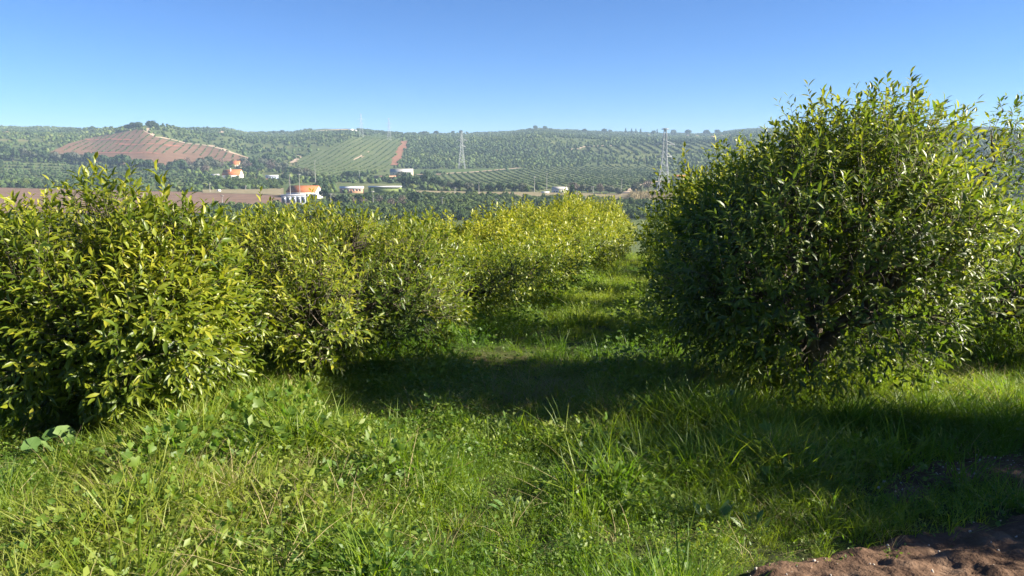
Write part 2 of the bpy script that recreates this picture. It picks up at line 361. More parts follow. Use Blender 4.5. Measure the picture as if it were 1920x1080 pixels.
def unit(v): return v / (np.linalg.norm(v, axis=-1, keepdims=True) + 1e-9)
LEAF8_V = np.array([(0, 0, 0), (0, .36, -.01), (0, .72, -.05), (0, 1, -.15), (-.155, .33, .06), (-.13, .68, .02), (.155, .33, .06), (.13, .68, .02)])
LEAF8_F = np.array([(0, 1, 4), (1, 2, 5), (1, 5, 4), (2, 3, 5), (0, 6, 1), (1, 6, 7), (1, 7, 2), (2, 7, 3)])
LEAF4_V = np.array([(0, 0, 0), (-.17, .48, .05), (0, 1, -.10), (.17, .48, .05), (0, .5, -.02)])
LEAF4_F = np.array([(0, 4, 1), (4, 2, 1), (0, 3, 4), (4, 3, 2)])
LEAF2_V = np.array([(0, 0, 0), (-.24, .48, .06), (0, 1, -.08), (.24, .48, .06)])
LEAF2_F = np.array([(0, 2, 1), (0, 3, 2)])
def frames(yd, up):
    y = unit(yd); x = unit(np.cross(y, up)); z = np.cross(x, y); return np.stack([x, y, z], -1)      # columns
def place(TV, TF, P, Rm, S):
    n = len(P); V = np.einsum('nij,kj->nki', Rm, TV) * S[:, None, None] + P[:, None]
    Fc = TF[None] + (np.arange(n) * len(TV))[:, None, None]
    return V.reshape(-1, 3), Fc.reshape(-1, TF.shape[1])

# ------------------------------------------------------------------ far crowns
def card_crown(name, m, n, rx, rz, card, seed, lob=5, flat=0.0, column=False):
    g = np.random.default_rng(seed); lc = unit(g.normal(size=(lob, 3))) * np.array([rx * .5, rx * .5, rz * .45]); lc[:, 2] += rz
    k = g.integers(0, lob, n); d = unit(g.normal(size=(n, 3)))
    P = lc[k] + d * np.array([rx * .58, rx * .58, rz * .55]) * g.uniform(.5, 1.02, (n, 1)) ** .6
    P[:, 2] = np.maximum(P[:, 2], rz * .1)
    yd = unit(np.cross(d, g.normal(size=(n, 3)))); Rm = frames(yd, unit(d + g.normal(size=(n, 3)) * .5))
    S = card * g.uniform(.6, 1.3, n); V, Fc = place(LEAF2_V * np.array([1.7, 1, 1]) - np.array([0, .5, 0]), LEAF2_F, P, Rm, S)
    t = np.clip(.15 + .35 * g.random(n) + .4 * vnoise(k * 3.3, k * 1.7, seed), 0, 1)
    return mesh(name, V, [Fc], [m], attrs={'tint': np.repeat(t, 4)})
def blob(name, m, seed, amp=.35):
    import bmesh
    g = np.random.default_rng(seed); bm = bmesh.new(); bmesh.ops.create_icosphere(bm, subdivisions=2, radius=1)
    V = np.array([v.co[:] for v in bm.verts]); T = np.array([[v.index for v in f.verts] for f in bm.faces]); bm.free()
    dirs = unit(g.normal(size=(9, 3))); w = np.max(np.maximum(V @ dirs.T, 0) ** 6, axis=1)
    V = V * (1 - amp + amp * w + g.normal(size=len(V)) * .10)[:, None]; V[:, 2] = V[:, 2] * .95 + .75
    return mesh(name, V, [T], [m])
FARV = [blob('far_crown', M['far_leaf'], 40 + k) for k in range(4)] + [card_crown('far_crown', M['far_leaf'], 130, 1.0, .95, .55, 60 + k, 4) for k in range(4)]

MIDV = [card_crown('mid_crown', M['far_leaf'], 420, 1.0, .95, .34, 80 + k, 6) for k in range(5)]
def azlim(P, m=37.0): return np.abs(np.degrees(np.arctan2(P[:, 0], P[:, 1]))) < m
def grid_pts(poly, rowdir, row, step, jit):
    """world grid along a direction, kept where it projects into a picture polygon"""
    poly = np.asarray(poly, float); H = hit(poly[:, 0], poly[:, 1]); c, s = math.cos(rowdir), math.sin(rowdir); R2 = np.array([[c, s], [-s, c]])
    Q = H[:, :2] @ R2.T; lo = Q.min(0) - 30; hi = Q.max(0) + 30
    U, Vv = np.meshgrid(np.arange(lo[0], hi[0], step), np.arange(lo[1], hi[1], row)); G = np.stack([U.ravel(), Vv.ravel()], -1)
    G = G + rng.normal(size=G.shape) * jit; XY = G @ R2; z = zg(XY[:, 0], XY[:, 1]); P = np.concatenate([XY, z[:, None]], 1)
    px, py = project(P); ds = np.interp(np.arctan2(P[:, 0], P[:, 1]), sk_az, SKYL[:, 2])
    return P[inpoly(px, py, poly) & (np.hypot(P[:, 0], P[:, 1]) < ds * 1.02) & azlim(P)]
def colpoly(c): return [(a[0], a[1]) for a in c] + [(a[0], a[2]) for a in c[::-1]]
def far_scatter(name, label, P, size, tint, spread=.2, tall=1.0, cat='trees', variants=FARV):
    n = len(P); s = size * rng.uniform(.7, 1.3, n); sc = np.stack([s, s, s * tall * rng.uniform(.8, 1.2, n)], -1)
    ro = np.stack([rng.normal(size=n) * .1, rng.normal(size=n) * .1, rng.uniform(0, 6.28, n)], -1)
    ti = np.clip(tint + rng.normal(size=n) * spread * .5 + (fbm(P[:, 0] / 120, P[:, 1] / 120, 77, 2) - .5) * spread * 2, 0, 1)
    print(name, n); P = P.copy(); P[:, 2] -= .1 * size
    return scatter(name, P, rng.integers(0, len(variants), n), sc, ro, ti, variants, label, cat)

ROWS_RED = [(104, 284), (160, 264), (215, 253), (265, 243), (278, 252), (300, 260), (395, 275), (455, 297), (425, 300), (330, 288), (290, 289), (170, 286)]
VINE = [(556, 300), (600, 285), (650, 262), (705, 252), (757, 262), (733, 311), (725, 322), (640, 333), (590, 330), (560, 312)]
DARK = [(766, 268), (800, 258), (900, 268), (1010, 262), (1080, 284), (1130, 300), (1080, 315), (985, 315), (930, 316), (850, 317), (770, 318), (748, 312)]
LOWER = [(770, 334), (830, 328), (985, 318), (1100, 312), (1240, 312), (1215, 340), (1165, 362), (1060, 350), (990, 360), (820, 358), (780, 342)]
UPPER = [(1085, 281), (1160, 274), (1300, 262), (1420, 268), (1420, 286), (1300, 288), (1120, 288)]
LEFTF = [(-80, 304), (100, 306), (260, 318), (390, 332), (390, 350), (200, 346), (-80, 340)]
FARM = [(455, 337), (540, 341), (525, 356), (440, 353), (395, 347)]
RIGHTF = [(1290, 341), (1450, 338), (1450, 362), (1262, 364), (1262, 346)]
MIDO = [(380, 393), (570, 392), (640, 376), (760, 368), (900, 371), (1000, 375), (1120, 378), (1180, 384), (1330, 388), (1400, 410), (1000, 414), (600, 414), (380, 414)]
far_scatter('red_hill_orchard', 'young orchard rows planted across the red hill', grid_pts(ROWS_RED, math.radians(106), 11, 3.4, .3), 1.5, .36, .15, .8)
far_scatter('vineyard_rows', 'close green rows on the hill left of the red road', grid_pts(VINE, math.radians(91), 10.5, 2.6, .25), 1.5, .46, .12, .8)
far_scatter('dark_orchard', 'dense dark orchard right of the red road', grid_pts(DARK, math.radians(80), 8.5, 7.5, 1.4), 2.7, .36, .35)
far_scatter('valley_orchard', 'green orchard rows on the lower valley slope', grid_pts(LOWER, math.radians(98), 8.5, 2.6, .25), 1.4, .46, .12, .8)
far_scatter('upper_orchard', 'orchard rows high on the slope behind the large pylon', grid_pts(UPPER, math.radians(93), 18, 3.4, .5), 2.4, .26, .15)
far_scatter('hedged_orchard', 'dark low orchard rows behind the left tree', grid_pts(LEFTF, math.radians(9), 34, 2.2, .7), 2.0, .28, .2)
far_scatter('farm_orchard', 'small orchard below the white farmhouse', grid_pts(FARM, math.radians(120), 7, 5, .6), 1.9, .55, .2, variants=MIDV)
far_scatter('pylon_orchard', 'orchard rows to the right of the large pylon', grid_pts(RIGHTF, math.radians(15), 8, 4.5, .6), 2.0, .6, .2, variants=MIDV)
far_scatter('middle_orchard', 'dark orchard on the valley floor behind the near rows', grid_pts(MIDO, math.radians(20), 5.2, 4.2, .8), 2.3, .40, .3, variants=MIDV)
def woods():
    az = rng.uniform(-37, 37, 90000); d = np.sqrt(rng.uniform(600 ** 2, 2900 ** 2, 90000)); a = np.radians(az)
    X, Y = np.sin(a) * d, np.cos(a) * d; P = np.stack([X, Y, zg(X, Y)], -1); px, py = project(P)
    ds = np.interp(a, sk_az, SKYL[:, 2]); ok = d < ds * 1.02
    for pl in (ROWS_RED, VINE, DARK, LOWER, UPPER, LEFTF, FARM, RIGHTF, colpoly(REDF), colpoly(MEAD), colpoly(TANF), colpoly(TAN2), colpoly(BROWN)): ok &= ~inpoly(px, py, pl)
    for pl in ([(732, 312), (758, 262), (768, 262), (745, 312)], [(395, 337), (455, 337), (455, 316), (395, 320)], [(490, 326), (530, 326), (530, 340), (490, 340)],
               [(585, 250), (670, 247), (670, 238), (585, 240)], [(720, 316), (785, 316), (785, 338), (690, 338)], [(1160, 367), (1250, 367), (1262, 340), (1215, 340)], [(1235, 325), (1295, 325), (1295, 345), (1235, 345)],
               [(525, 345), (610, 345), (610, 380), (525, 380)], [(630, 344), (760, 344), (760, 362), (630, 362)], [(1010, 348), (1070, 348), (1070, 366), (1010, 366)]): ok &= ~inpoly(px, py, pl)
    dens = fbm(X / 70, Y / 70, 31, 3); ok &= rng.random(len(d)) < np.clip((dens - .26) * 2.6, .18, .95)
    P = P[ok]; n = len(P)
    far_scatter('hill_scrub', 'mixed green scrub and trees covering the distant hills', P, 2.7, .42, .5)
woods()

ORD = 'first second third fourth fifth sixth seventh eighth ninth tenth eleventh twelfth thirteenth fourteenth fifteenth sixteenth seventeenth eighteenth nineteenth twentieth'.split()
# ------------------------------------------------------------------ valley trees one can tell apart
def trunk_mesh(name, h, r, seed, limbs=4, mt='bark'):
    g = np.random.default_rng(seed); b = MB(); b.tube([(0, 0, -.3), (.03 * h, 0, h * .5), (0, .02 * h, h)], [r * 1.2, r, r * .75], 6)
    for k in range(limbs):
        a = k / limbs * 6.28 + g.random(); e = np.array([math.cos(a), math.sin(a), 1.1]) * h * .9
        b.tube([(0, 0, h * .9), np.array([0, 0, h]) + e * .5 + (0, 0, .1 * h), np.array([0, 0, h]) + e], [r * .6, r * .4, r * .15], 4)
    return b.mesh(name, M[mt])
VT = {}
for k in range(3): VT['round', k] = (trunk_mesh('trunk', 1.2, .18, k), card_crown('crown', M['val_leaf'], 520, 2.6, 2.1, .85, 100 + k, 7))
for k in range(2): VT['olive', k] = (trunk_mesh('trunk', 1.0, .2, 10 + k), card_crown('crown', M['val_grey'], 480, 2.6, 1.9, .8, 120 + k, 7))
VT['cypress', 0] = (trunk_mesh('trunk', 1.5, .15, 20, 2), card_crown('crown', M['val_leaf'], 420, .9, 3.6, .7, 130, 6))
for k in range(2): VT['bare', k] = (trunk_mesh('trunk', 1.4, .16, 30 + k, 6), card_crown('crown', M['bare'], 520, 2.5, 2.0, .42, 140 + k, 8))
def vtree(px, py, w, kind, label, group=None, name='valley_tree', asp=1.0):
    """w: crown width in picture pixels; stands on the ground at the pixel"""
    P = hit([px], [py])[0]; d = math.hypot(P[0], P[1]); ks = [q for q in VT if q[0] == kind]; tr, cr = VT[random.choice(ks)]
    base = {'round': 5.0, 'olive': 5.0, 'cypress': 1.9, 'bare': 4.9}[kind]; s = w * d / F / base
    t = thing(name, label, 'tree', (P[0], P[1], P[2] - .1), random.uniform(0, 6.28), group, (s, s, s * asp))
    obj('trunk', tr, t); c = obj('crown', cr, t); c.location.z = .45; return t
G1 = 'trees along the foot of the red hill'
for k, (px, py, w) in enumerate([(5, 302, 26), (24, 302, 22), (40, 301, 24), (62, 303, 20), (75, 303, 24), (92, 304, 18), (107, 305, 22), (133, 306, 20), (142, 307, 24), (158, 308, 18), (172, 311, 26), (192, 312, 22), (212, 313, 20), (230, 315, 26), (250, 317, 18), (262, 318, 22), (280, 319, 22), (302, 320, 16), (322, 321, 20), (338, 321, 24)]):
    vtree(px, py, w, random.choice(['round', 'round', 'olive']), ORD[k] + ' dark tree from the left along the foot of the red hill', G1)
G2 = 'trees around the small farm'; L2_ = 'grey green tree among those around the small white farmhouse'
for px, py, w in [(355, 318, 24), (366, 324, 22), (378, 320, 26), (385, 328, 20), (392, 313, 22), (402, 319, 22), (415, 316, 20), (455, 314, 22), (462, 322, 24), (474, 318, 22), (485, 325, 22), (492, 314, 20), (470, 330, 20), (530, 325, 24), (512, 322, 26), (545, 330, 20), (560, 333, 22), (575, 330, 18), (536, 338, 18), (580, 338, 22)]:
    vtree(px, py, w, random.choice(['olive', 'round', 'olive', 'bare']), L2_, G2)
vtree(505, 312, 24, 'round', 'large dark blue green tree above the small farm shed', asp=1.1)
for px, py, w in [(648, 335, 16), (657, 335, 18), (668, 335, 16), (682, 335, 14)]: vtree(px, py, w, 'round', 'dark tree in the clump below the vineyard hill', 'clump below the vineyard hill')
G3 = 'trees around the valley buildings'; L3_ = 'dark tree in the belt behind and beside the valley buildings'
for px, py, w in [(595, 366, 26), (612, 374, 24), (626, 384, 26), (604, 358, 22), (642, 385, 24), (655, 387, 22), (672, 384, 24), (690, 386, 26), (710, 385, 24), (728, 388, 26), (747, 384, 24), (752, 338, 20), (765, 343, 24), (758, 350, 22), (775, 352, 26), (800, 346, 28), (818, 352, 24), (832, 356, 22), (846, 358, 22), (862, 359, 24), (880, 360, 22), (900, 361, 22), (920, 361, 20), (940, 361, 22), (960, 361, 20), (978, 361, 22)]:
    vtree(px, py, w, random.choice(['round', 'round', 'olive']), L3_, G3)
vtree(780, 388, 32, 'round', 'big dark round tree among bare grey ones on the valley floor', asp=1.1)
for px, py, w in [(662, 390, 24), (682, 392, 24), (712, 391, 24), (732, 392, 24), (756, 386, 24), (752, 394, 24)]: vtree(px, py, w, 'bare', 'bare grey brown tree on the valley floor behind the near row', 'bare valley trees')
G4 = 'shrubs beside the white valley house'
for k, (px, py, w) in enumerate([(1075, 362, 24), (1090, 362, 20), (1105, 363, 18), (1125, 363, 22), (1142, 365, 22), (1160, 366, 18), (1195, 364, 28), (1215, 360, 26), (1235, 364, 26)]):
    vtree(px, py, w, random.choice(['bare', 'bare', 'olive']), ORD[k] + ' brownish shrub in the line rightward from the white valley house', G4)
for px, py, w in [(1285, 322, 22), (1293, 336, 26), (1303, 330, 22), (1312, 338, 22), (1325, 330, 18)]: vtree(px, py, w, 'round', 'dark tree behind the house right of the large pylon', 'trees behind the pylon house')
vtree(1072, 396, 16, 'cypress', 'narrow dark cypress behind the yellow green crowns', asp=.8, name='cypress_tree')
for k, (px, py, w) in enumerate([(240, 245, 12), (250, 243, 14), (260, 241.5, 14), (284, 241, 16), (292, 242, 12)]): vtree(px, py, w, 'round', ORD[k] + ' dark tree from the left on top of the red hill', 'trees on the red hill top')
for px, py, w in [(1003, 244, 10), (1021, 245, 10), (1032, 247, 8), (1096, 249, 9), (1133, 250, 10), (1144, 250, 8), (795, 253, 8), (818, 253, 9), (849, 252, 8), (865, 252, 9), (1225, 253, 10), (1262, 254, 12), (1290, 254, 12), (1325, 254, 12), (1345, 252, 10), (530, 251, 8), (515, 252, 8)]:
    vtree(px, py, w, 'round', 'small tree standing out on the distant skyline', 'skyline trees')
for k, (px, py) in enumerate([(1173, 251), (1184, 251.5), (1192, 252), (1201, 252), (1232, 253)]): vtree(px, py, 3.6, 'cypress', ORD[k] + ' thin cypress from the left on the skyline before the large pylon', 'skyline cypresses', 'cypress_tree', .75)
# reed bed
def reedtuft(k):
    g = np.random.default_rng(200 + k); b = MB()
    for q in range(14):
        a = g.uniform(0, 6.28); r = g.uniform(0, .9); x, y = r * math.cos(a), r * math.sin(a); h = g.uniform(2.2, 3.8); w = .07
        b.add([(x - w, y, 0), (x + w, y, 0), (x + w * .6 + .15 * g.normal(), y + .1 * g.normal(), h), (x + .2 * g.normal(), y + .2 * g.normal(), h * 1.15)], [(0, 1, 2), (0, 2, 3)])
    return b.mesh('reed_tuft', M['reed'])
RP = grid_pts([(1178, 368), (1240, 367), (1400, 366), (1400, 384), (1240, 386), (1180, 384)], .05, 3.0, 1.6, .6)
far_scatter('reed_bed', 'belt of dry tan reeds at the foot of the large pylon', RP, 1.0, .5, .4, 1, 'reeds', [reedtuft(k) for k in range(3)])

# ------------------------------------------------------------------ valley buildings
def house(name, label, px0, px1, base, hpx, wall, roof, depth=.55, rise=.45, gable='right', windows=3, door=True, cat='house', rz=None, chimney=False, group=None):
    """long side towards the camera, standing where its base pixel meets the ground"""
    P = hit([(px0 + px1) / 2], [base])[0]; d = math.hypot(P[0], P[1]); w = (px1 - px0) * d / F * .84; h = hpx * d / F; dp = w * depth
    a = -math.atan2(P[0], P[1]) - (.45 if cat == 'house' or cat == 'warehouse' else .12) if rz is None else rz
    t = thing(name, label, cat, (P[0], P[1], P[2]), a, group)
    r = dp * rise; b = MB(); b.box(-w / 2, w / 2, 0, dp, -1.5, h)
    b.add([(-w / 2, 0, h), (-w / 2, dp, h), (-w / 2, dp / 2, h + r), (w / 2, 0, h), (w / 2, dp, h), (w / 2, dp / 2, h + r)], [(0, 2, 1), (3, 4, 5)]); obj('wall', b.mesh('wall', wall), t)
    o = .35; th = .22; b = MB()
    for s in (0, 1):
        y0 = -o if s == 0 else dp + o; z0 = h - o * 2 * r / dp; V = []
        for x in (-w / 2 - o, w / 2 + o):
            V += [(x, y0, z0 + .03), (x, dp / 2, h + r + .03), (x, dp / 2, h + r + th), (x, y0, z0 + th)]
        b.add(V, [(0, 1, 2, 3), (4, 7, 6, 5), (0, 4, 5, 1), (1, 5, 6, 2), (2, 6, 7, 3), (3, 7, 4, 0)])
    ro = obj('roof', b.mesh('roof', roof), t)
    if chimney: obj('chimney', MB().box(-w * .1, -w * .1 + .9, dp * .3, dp * .3 + .7, h, h + r + 1.3).mesh('chimney', wall), ro)
    n = windows; ww = min(1.3, w / (n * 2 + 2)); sl_ = np.linspace(-w / 2, w / 2, n + (2 if not door else 3))[1:-1]
    for q, x in enumerate(sl_):
        if door and q == len(sl_) // 2:
            obj('door', MB().box(x - ww * .45, x + ww * .45, -.06, .02, 0, min(2.2, h * .75)).mesh('door', M['dark']), t)
        else:
            f = obj('window', MB().box(x - ww / 2, x + ww / 2, -.05, .02, h * .38, h * .75).mesh('window', M['greyw']), t)
            obj('pane', MB().box(x - ww * .4, x + ww * .4, -.07, -.045, h * .42, h * .72).mesh('pane', M['glass']), f)
    return t, w, h, dp
house('warehouse', 'white warehouse with long bright orange tiled roof on the valley floor', 531, 597, 373, 12, M['white'], M['roof'], .6, .32, windows=5, cat='warehouse')
def glasshouse():
    P = hit([551], [383])[0]; d = math.hypot(P[0], P[1]); t = thing('glazed_shed', 'grey flat roofed shed with dark glazed front before the orange roofed warehouse', 'shed', P, -math.atan2(P[0], P[1]))
    w = 42 * d / F; h = 16 * d / F
    obj('wall', MB().box(-w / 2, w / 2, 0, 5, -1, h).mesh('wall', M['bluew']), t); obj('roof', MB().box(-w / 2 - .3, w / 2 + .3, -.5, 5.3, h + .01, h + .3).mesh('roof', M['roof_white']), t)
    for k in range(5):
        x = -w / 2 + w * (k + .1) / 5; f = obj('window', MB().box(x, x + w * .16, -.08, .02, h * .15, h * .85).mesh('window', M['steel']), t); obj('pane', MB().box(x + .15, x + w * .16 - .15, -.11, -.075, h * .2, h * .8).mesh('pane', M['glass']), f)
glasshouse()
house('farmhouse', 'small white farmhouse with orange roof at the foot of the hill', 414, 452, 335, 6.5, M['white'], M['roof'], .5, .55, windows=3, chimney=True)
house('grey_shed', 'small grey shed left of the white farmhouse', 396, 411, 335, 6, M['greyw'], M['roof_grey'], .7, .2, windows=1, cat='shed')
house('tiled_house', 'orange roofed house half hidden in trees above the farmhouse', 430, 449, 314, 5, M['cream'], M['roof'], .8, .5, windows=2)
house('blue_shed', 'pale blue shed with white roof beside the farm lane', 497, 522, 336, 5.5, M['bluew'], M['roof_white'], .4, .15, windows=3, cat='shed')
house('long_shed', 'long low shed with white roof and salmon wall right of the warehouse', 634, 684, 362, 9, M['salmon'], M['roof_white'], .25, .25, windows=6, cat='shed')
house('netted_shed', 'long low shed with green netting front and pale roof edge', 686, 757, 362, 11, M['net'], M['roof_white'], .2, .1, windows=0, door=False, cat='shed')
house('open_barn', 'long dark open barn with brick end below the vineyard hill', 696, 745, 339, 7, M['brick'], M['roof_old'], .3, .15, windows=6, cat='barn')
house('grey_roof_house', 'grey roofed farm building with cream gable below the red road', 728, 777, 330, 7, M['cream'], M['roof_grey'], .35, .4, windows=4, cat='farm building')
house('valley_house', 'white house with grey roof on the valley floor between poles', 1030, 1064, 363, 7, M['white'], M['roof_grey'], .4, .45, windows=3)
house('low_shed', 'low white roofed shed left of the white valley house', 1014, 1030, 364, 3.5, M['white'], M['roof_white'], .5, .1, windows=1, cat='shed')
house('pylon_house', 'low house with faded orange roof right of the large pylon', 1256, 1287, 341, 8, M['cream'], M['roof'], .5, .3, windows=4)
house('hill_shed', 'small white shed high on the hill right of the red road', 776, 789, 264, 2.4, M['white'], M['roof_white'], .5, .15, windows=1, cat='shed')
for k, (a, b, y, h) in enumerate([(652, 662, 245, 1.8), (663, 669, 246, 1.5)]):
    house('ridge_house', ['longer white building on the bare ridge crest', 'shorter white building at the right end of the bare ridge crest'][k], a, b, y, h, M['white'], M['roof_white'], .5, .2, windows=1)
for a, b, y in [(1286, 1292, 256), (1302, 1309, 257), (1330, 1339, 259), (1350, 1356, 257), (1366, 1373, 255), (1390, 1396, 256), (1212, 1217, 255), (406, 412, 246), (5, 14, 251)]:
    house('ridge_house', 'tiny white house among trees on the distant skyline', a, b, y, 1.7, M['white'], M['roof_old'], .7, .3, windows=1, group='tiny skyline houses')
def flat_building():
    P = hit([1300], [411])[0]; d = math.hypot(P[0], P[1]); t = thing('flat_roofed_building', 'blue grey flat roofed building with overhanging white roof slab beside the large right tree', 'building', P, -math.atan2(P[0], P[1]) + .1)
    w = 56 * d / F; h = 24 * d / F
    obj('wall', MB().box(-w / 2, w / 2, 0, 8, -1.5, h).mesh('wall', M['bluew']), t)
    obj('roof', MB().box(-w / 2 - .8, w / 2 + .8, -1.4, 8.6, h + .01, h + .55).mesh('roof', M['roof_white']), t)
    for x in (-w * .1, w * .18, w * .4):
        f = obj('window', MB().box(x - .6, x + .6, -.06, .02, h * .4, h * .75).mesh('window', M['white']), t); obj('pane', MB().box(x - .5, x + .5, -.09, -.055, h * .43, h * .72).mesh('pane', M['glass']), f)
flat_building()
def tank(px, py, w, h, label):
    P = hit([px], [py])[0]; d = math.hypot(P[0], P[1]); r = w * d / F / 2; hh = h * d / F; t = thing('water_tank', label, 'tank', P)
    obj('tank_body', MB().tube([(0, 0, -.3), (0, 0, hh * .8), (0, 0, hh * .95), (0, 0, hh)], [r, r, r * .8, r * .25], 14).mesh('tank_body', M['roof_white'], False), t)
    obj('lid', MB().tube([(0, 0, hh), (0, 0, hh + .15)], r * .3, 10).mesh('lid', M['greyw']), t)
tank(411, 361, 6, 5.5, 'white water tank at the edge of the brown field')
tank(806, 330, 5, 4, 'small white tank beside the pale valley track')
tank(919, 388, 7, 6, 'white tank at the edge of the middle orchard')

# ------------------------------------------------------------------ poles and pylons
def pole(px, top, bot, label, arm=True):
    P = hit([px], [bot])[0]; d = math.hypot(P[0], P[1]); h = (bot - top) * d / F
    t = thing('utility_pole', label, 'pole', P, random.uniform(-.6, .6), 'utility poles in the valley')
    obj('shaft', MB().tube([(0, 0, -.5), (0, 0, h)], [.24, .15], 8).mesh('shaft', M['pole']), t)
    if arm:
        c = obj('crossarm', MB().box(-1.0, 1.0, -.09, .09, h - .75, h - .55).mesh('crossarm', M['pole']), t)
        for x in (-.85, 0, .85): obj('insulator', MB().tube([(x, 0, h - .56), (x, 0, h - .2)], .08, 6).mesh('insulator', M['greyw']), c)
for a in [(592, 303, 352, 'tallest utility pole, behind the right end of the warehouse'), (545, 329, 377, 'left of two utility poles before the warehouse roof'), (563, 328, 378, 'right of two utility poles before the warehouse roof'),
          (700, 358, 392, 'pale utility pole before bare trees right of the warehouse'), (621, 363, 394, 'utility pole before the dark trees right of the warehouse'), (898, 341, 364, 'utility pole at the lower edge of the valley orchard'),
          (853, 351, 364, 'short utility pole left of the valley orchard edge pole'), (829, 369, 392, 'utility pole in the middle orchard behind the near row'), (931, 372, 404, 'thin utility pole right of the white orchard tank'),
          (965, 380, 404, 'utility pole nearest the yellow green tree crowns'), (1002, 331, 362, 'thin utility pole left of the white valley house'), (1025, 325, 362, 'utility pole directly at the white valley house'),
          (1165, 336, 366, 'utility pole where the earth track starts to rise'), (418, 367, 394, 'pole standing in the brown field'), (394, 345, 362, 'short pole left of the white water tank'), (461, 348, 358, 'short pole below the farm orchard'),
          (1112, 349, 364, 'short pole right of the white valley house'), (1281, 359, 372, 'short pole right of the large pylon'), (674, 320, 337, 'pole at the dark clump below the vineyard hill')]: pole(*a)
def pylon(px, top, bot, label, th):
    P = hit([px], [bot])[0]; d = math.hypot(P[0], P[1]); H = (bot - top) * d / F; print('pylon', label, round(d), round(H, 1))
    t = thing('pylon', label, 'pylon', P, -math.atan2(P[0], P[1]) + .18, 'lattice pylons')
    lv = np.array([0, .16, .30, .42, .52, .61, .69, .77, .85, .93, 1.0]); hw = np.interp(lv, [0, .58, .80, .97, 1], [.088, .033, .024, .016, .012]) * H
    cs = [(-1, -1), (1, -1), (1, 1), (-1, 1)]
    for c in cs: obj('leg', MB().tube([(c[0] * w, c[1] * w, z * H - (1 if z == 0 else 0)) for z, w in zip(lv, hw)], th, 4).mesh('leg', M['steel']), t)
    for k in range(len(lv) - 1):
        b = MB()
        for q in range(4):
            a, e = cs[q], cs[(q + 1) % 4]; p0 = np.array([a[0] * hw[k], a[1] * hw[k], lv[k] * H]); p1 = np.array([e[0] * hw[k], e[1] * hw[k], lv[k] * H])
            p2 = np.array([a[0] * hw[k + 1], a[1] * hw[k + 1], lv[k + 1] * H]); p3 = np.array([e[0] * hw[k + 1], e[1] * hw[k + 1], lv[k + 1] * H])
            b.bar(p0, p3, th * .62).bar(p1, p2, th * .62).bar(p2, p3, th * .55)
        obj('bracing', b.mesh('bracing', M['steel']), t)
    for z, wd in ((.60, .11), (.77, .145), (.985, .055)):
        W_ = wd * H; b = MB(); hb = float(np.interp(z, lv, hw)); zz = z * H; up = .045 * H if z < .9 else .012 * H
        for s in (-1, 1):
            for e in (-1, 1):
                b.bar((s * hb, e * hb, zz), (s * W_, 0, zz), th * 1.1).bar((s * hb, e * hb, zz + up), (s * W_, 0, zz), th * .9)
            b.bar((s * (hb + W_) / 2, 0, zz + up * .5), (s * (hb + W_) / 2, 0, zz), th * .5)
        c = obj('crossarm', b.mesh('crossarm', M['steel']), t)
        if z < .9:
            for s in (-1, 1): obj('insulator', MB().tube([(s * W_ * .97, 0, zz - .1), (s * W_ * .97, 0, zz - .04 * H)], th * .8, 6).mesh('insulator', M['greyw']), c)
pylon(1243, 246, 372, 'large lattice pylon standing before the right hills', .20)
pylon(866, 249, 317, 'middle lattice pylon at the edge of the dark orchard', .17)
pylon(730, 224, 264, 'slim lattice pylon on the vineyard hill left of the red road', .10)
pylon(678, 216, 258, 'leftmost faint lattice pylon on the hill crest', .09)

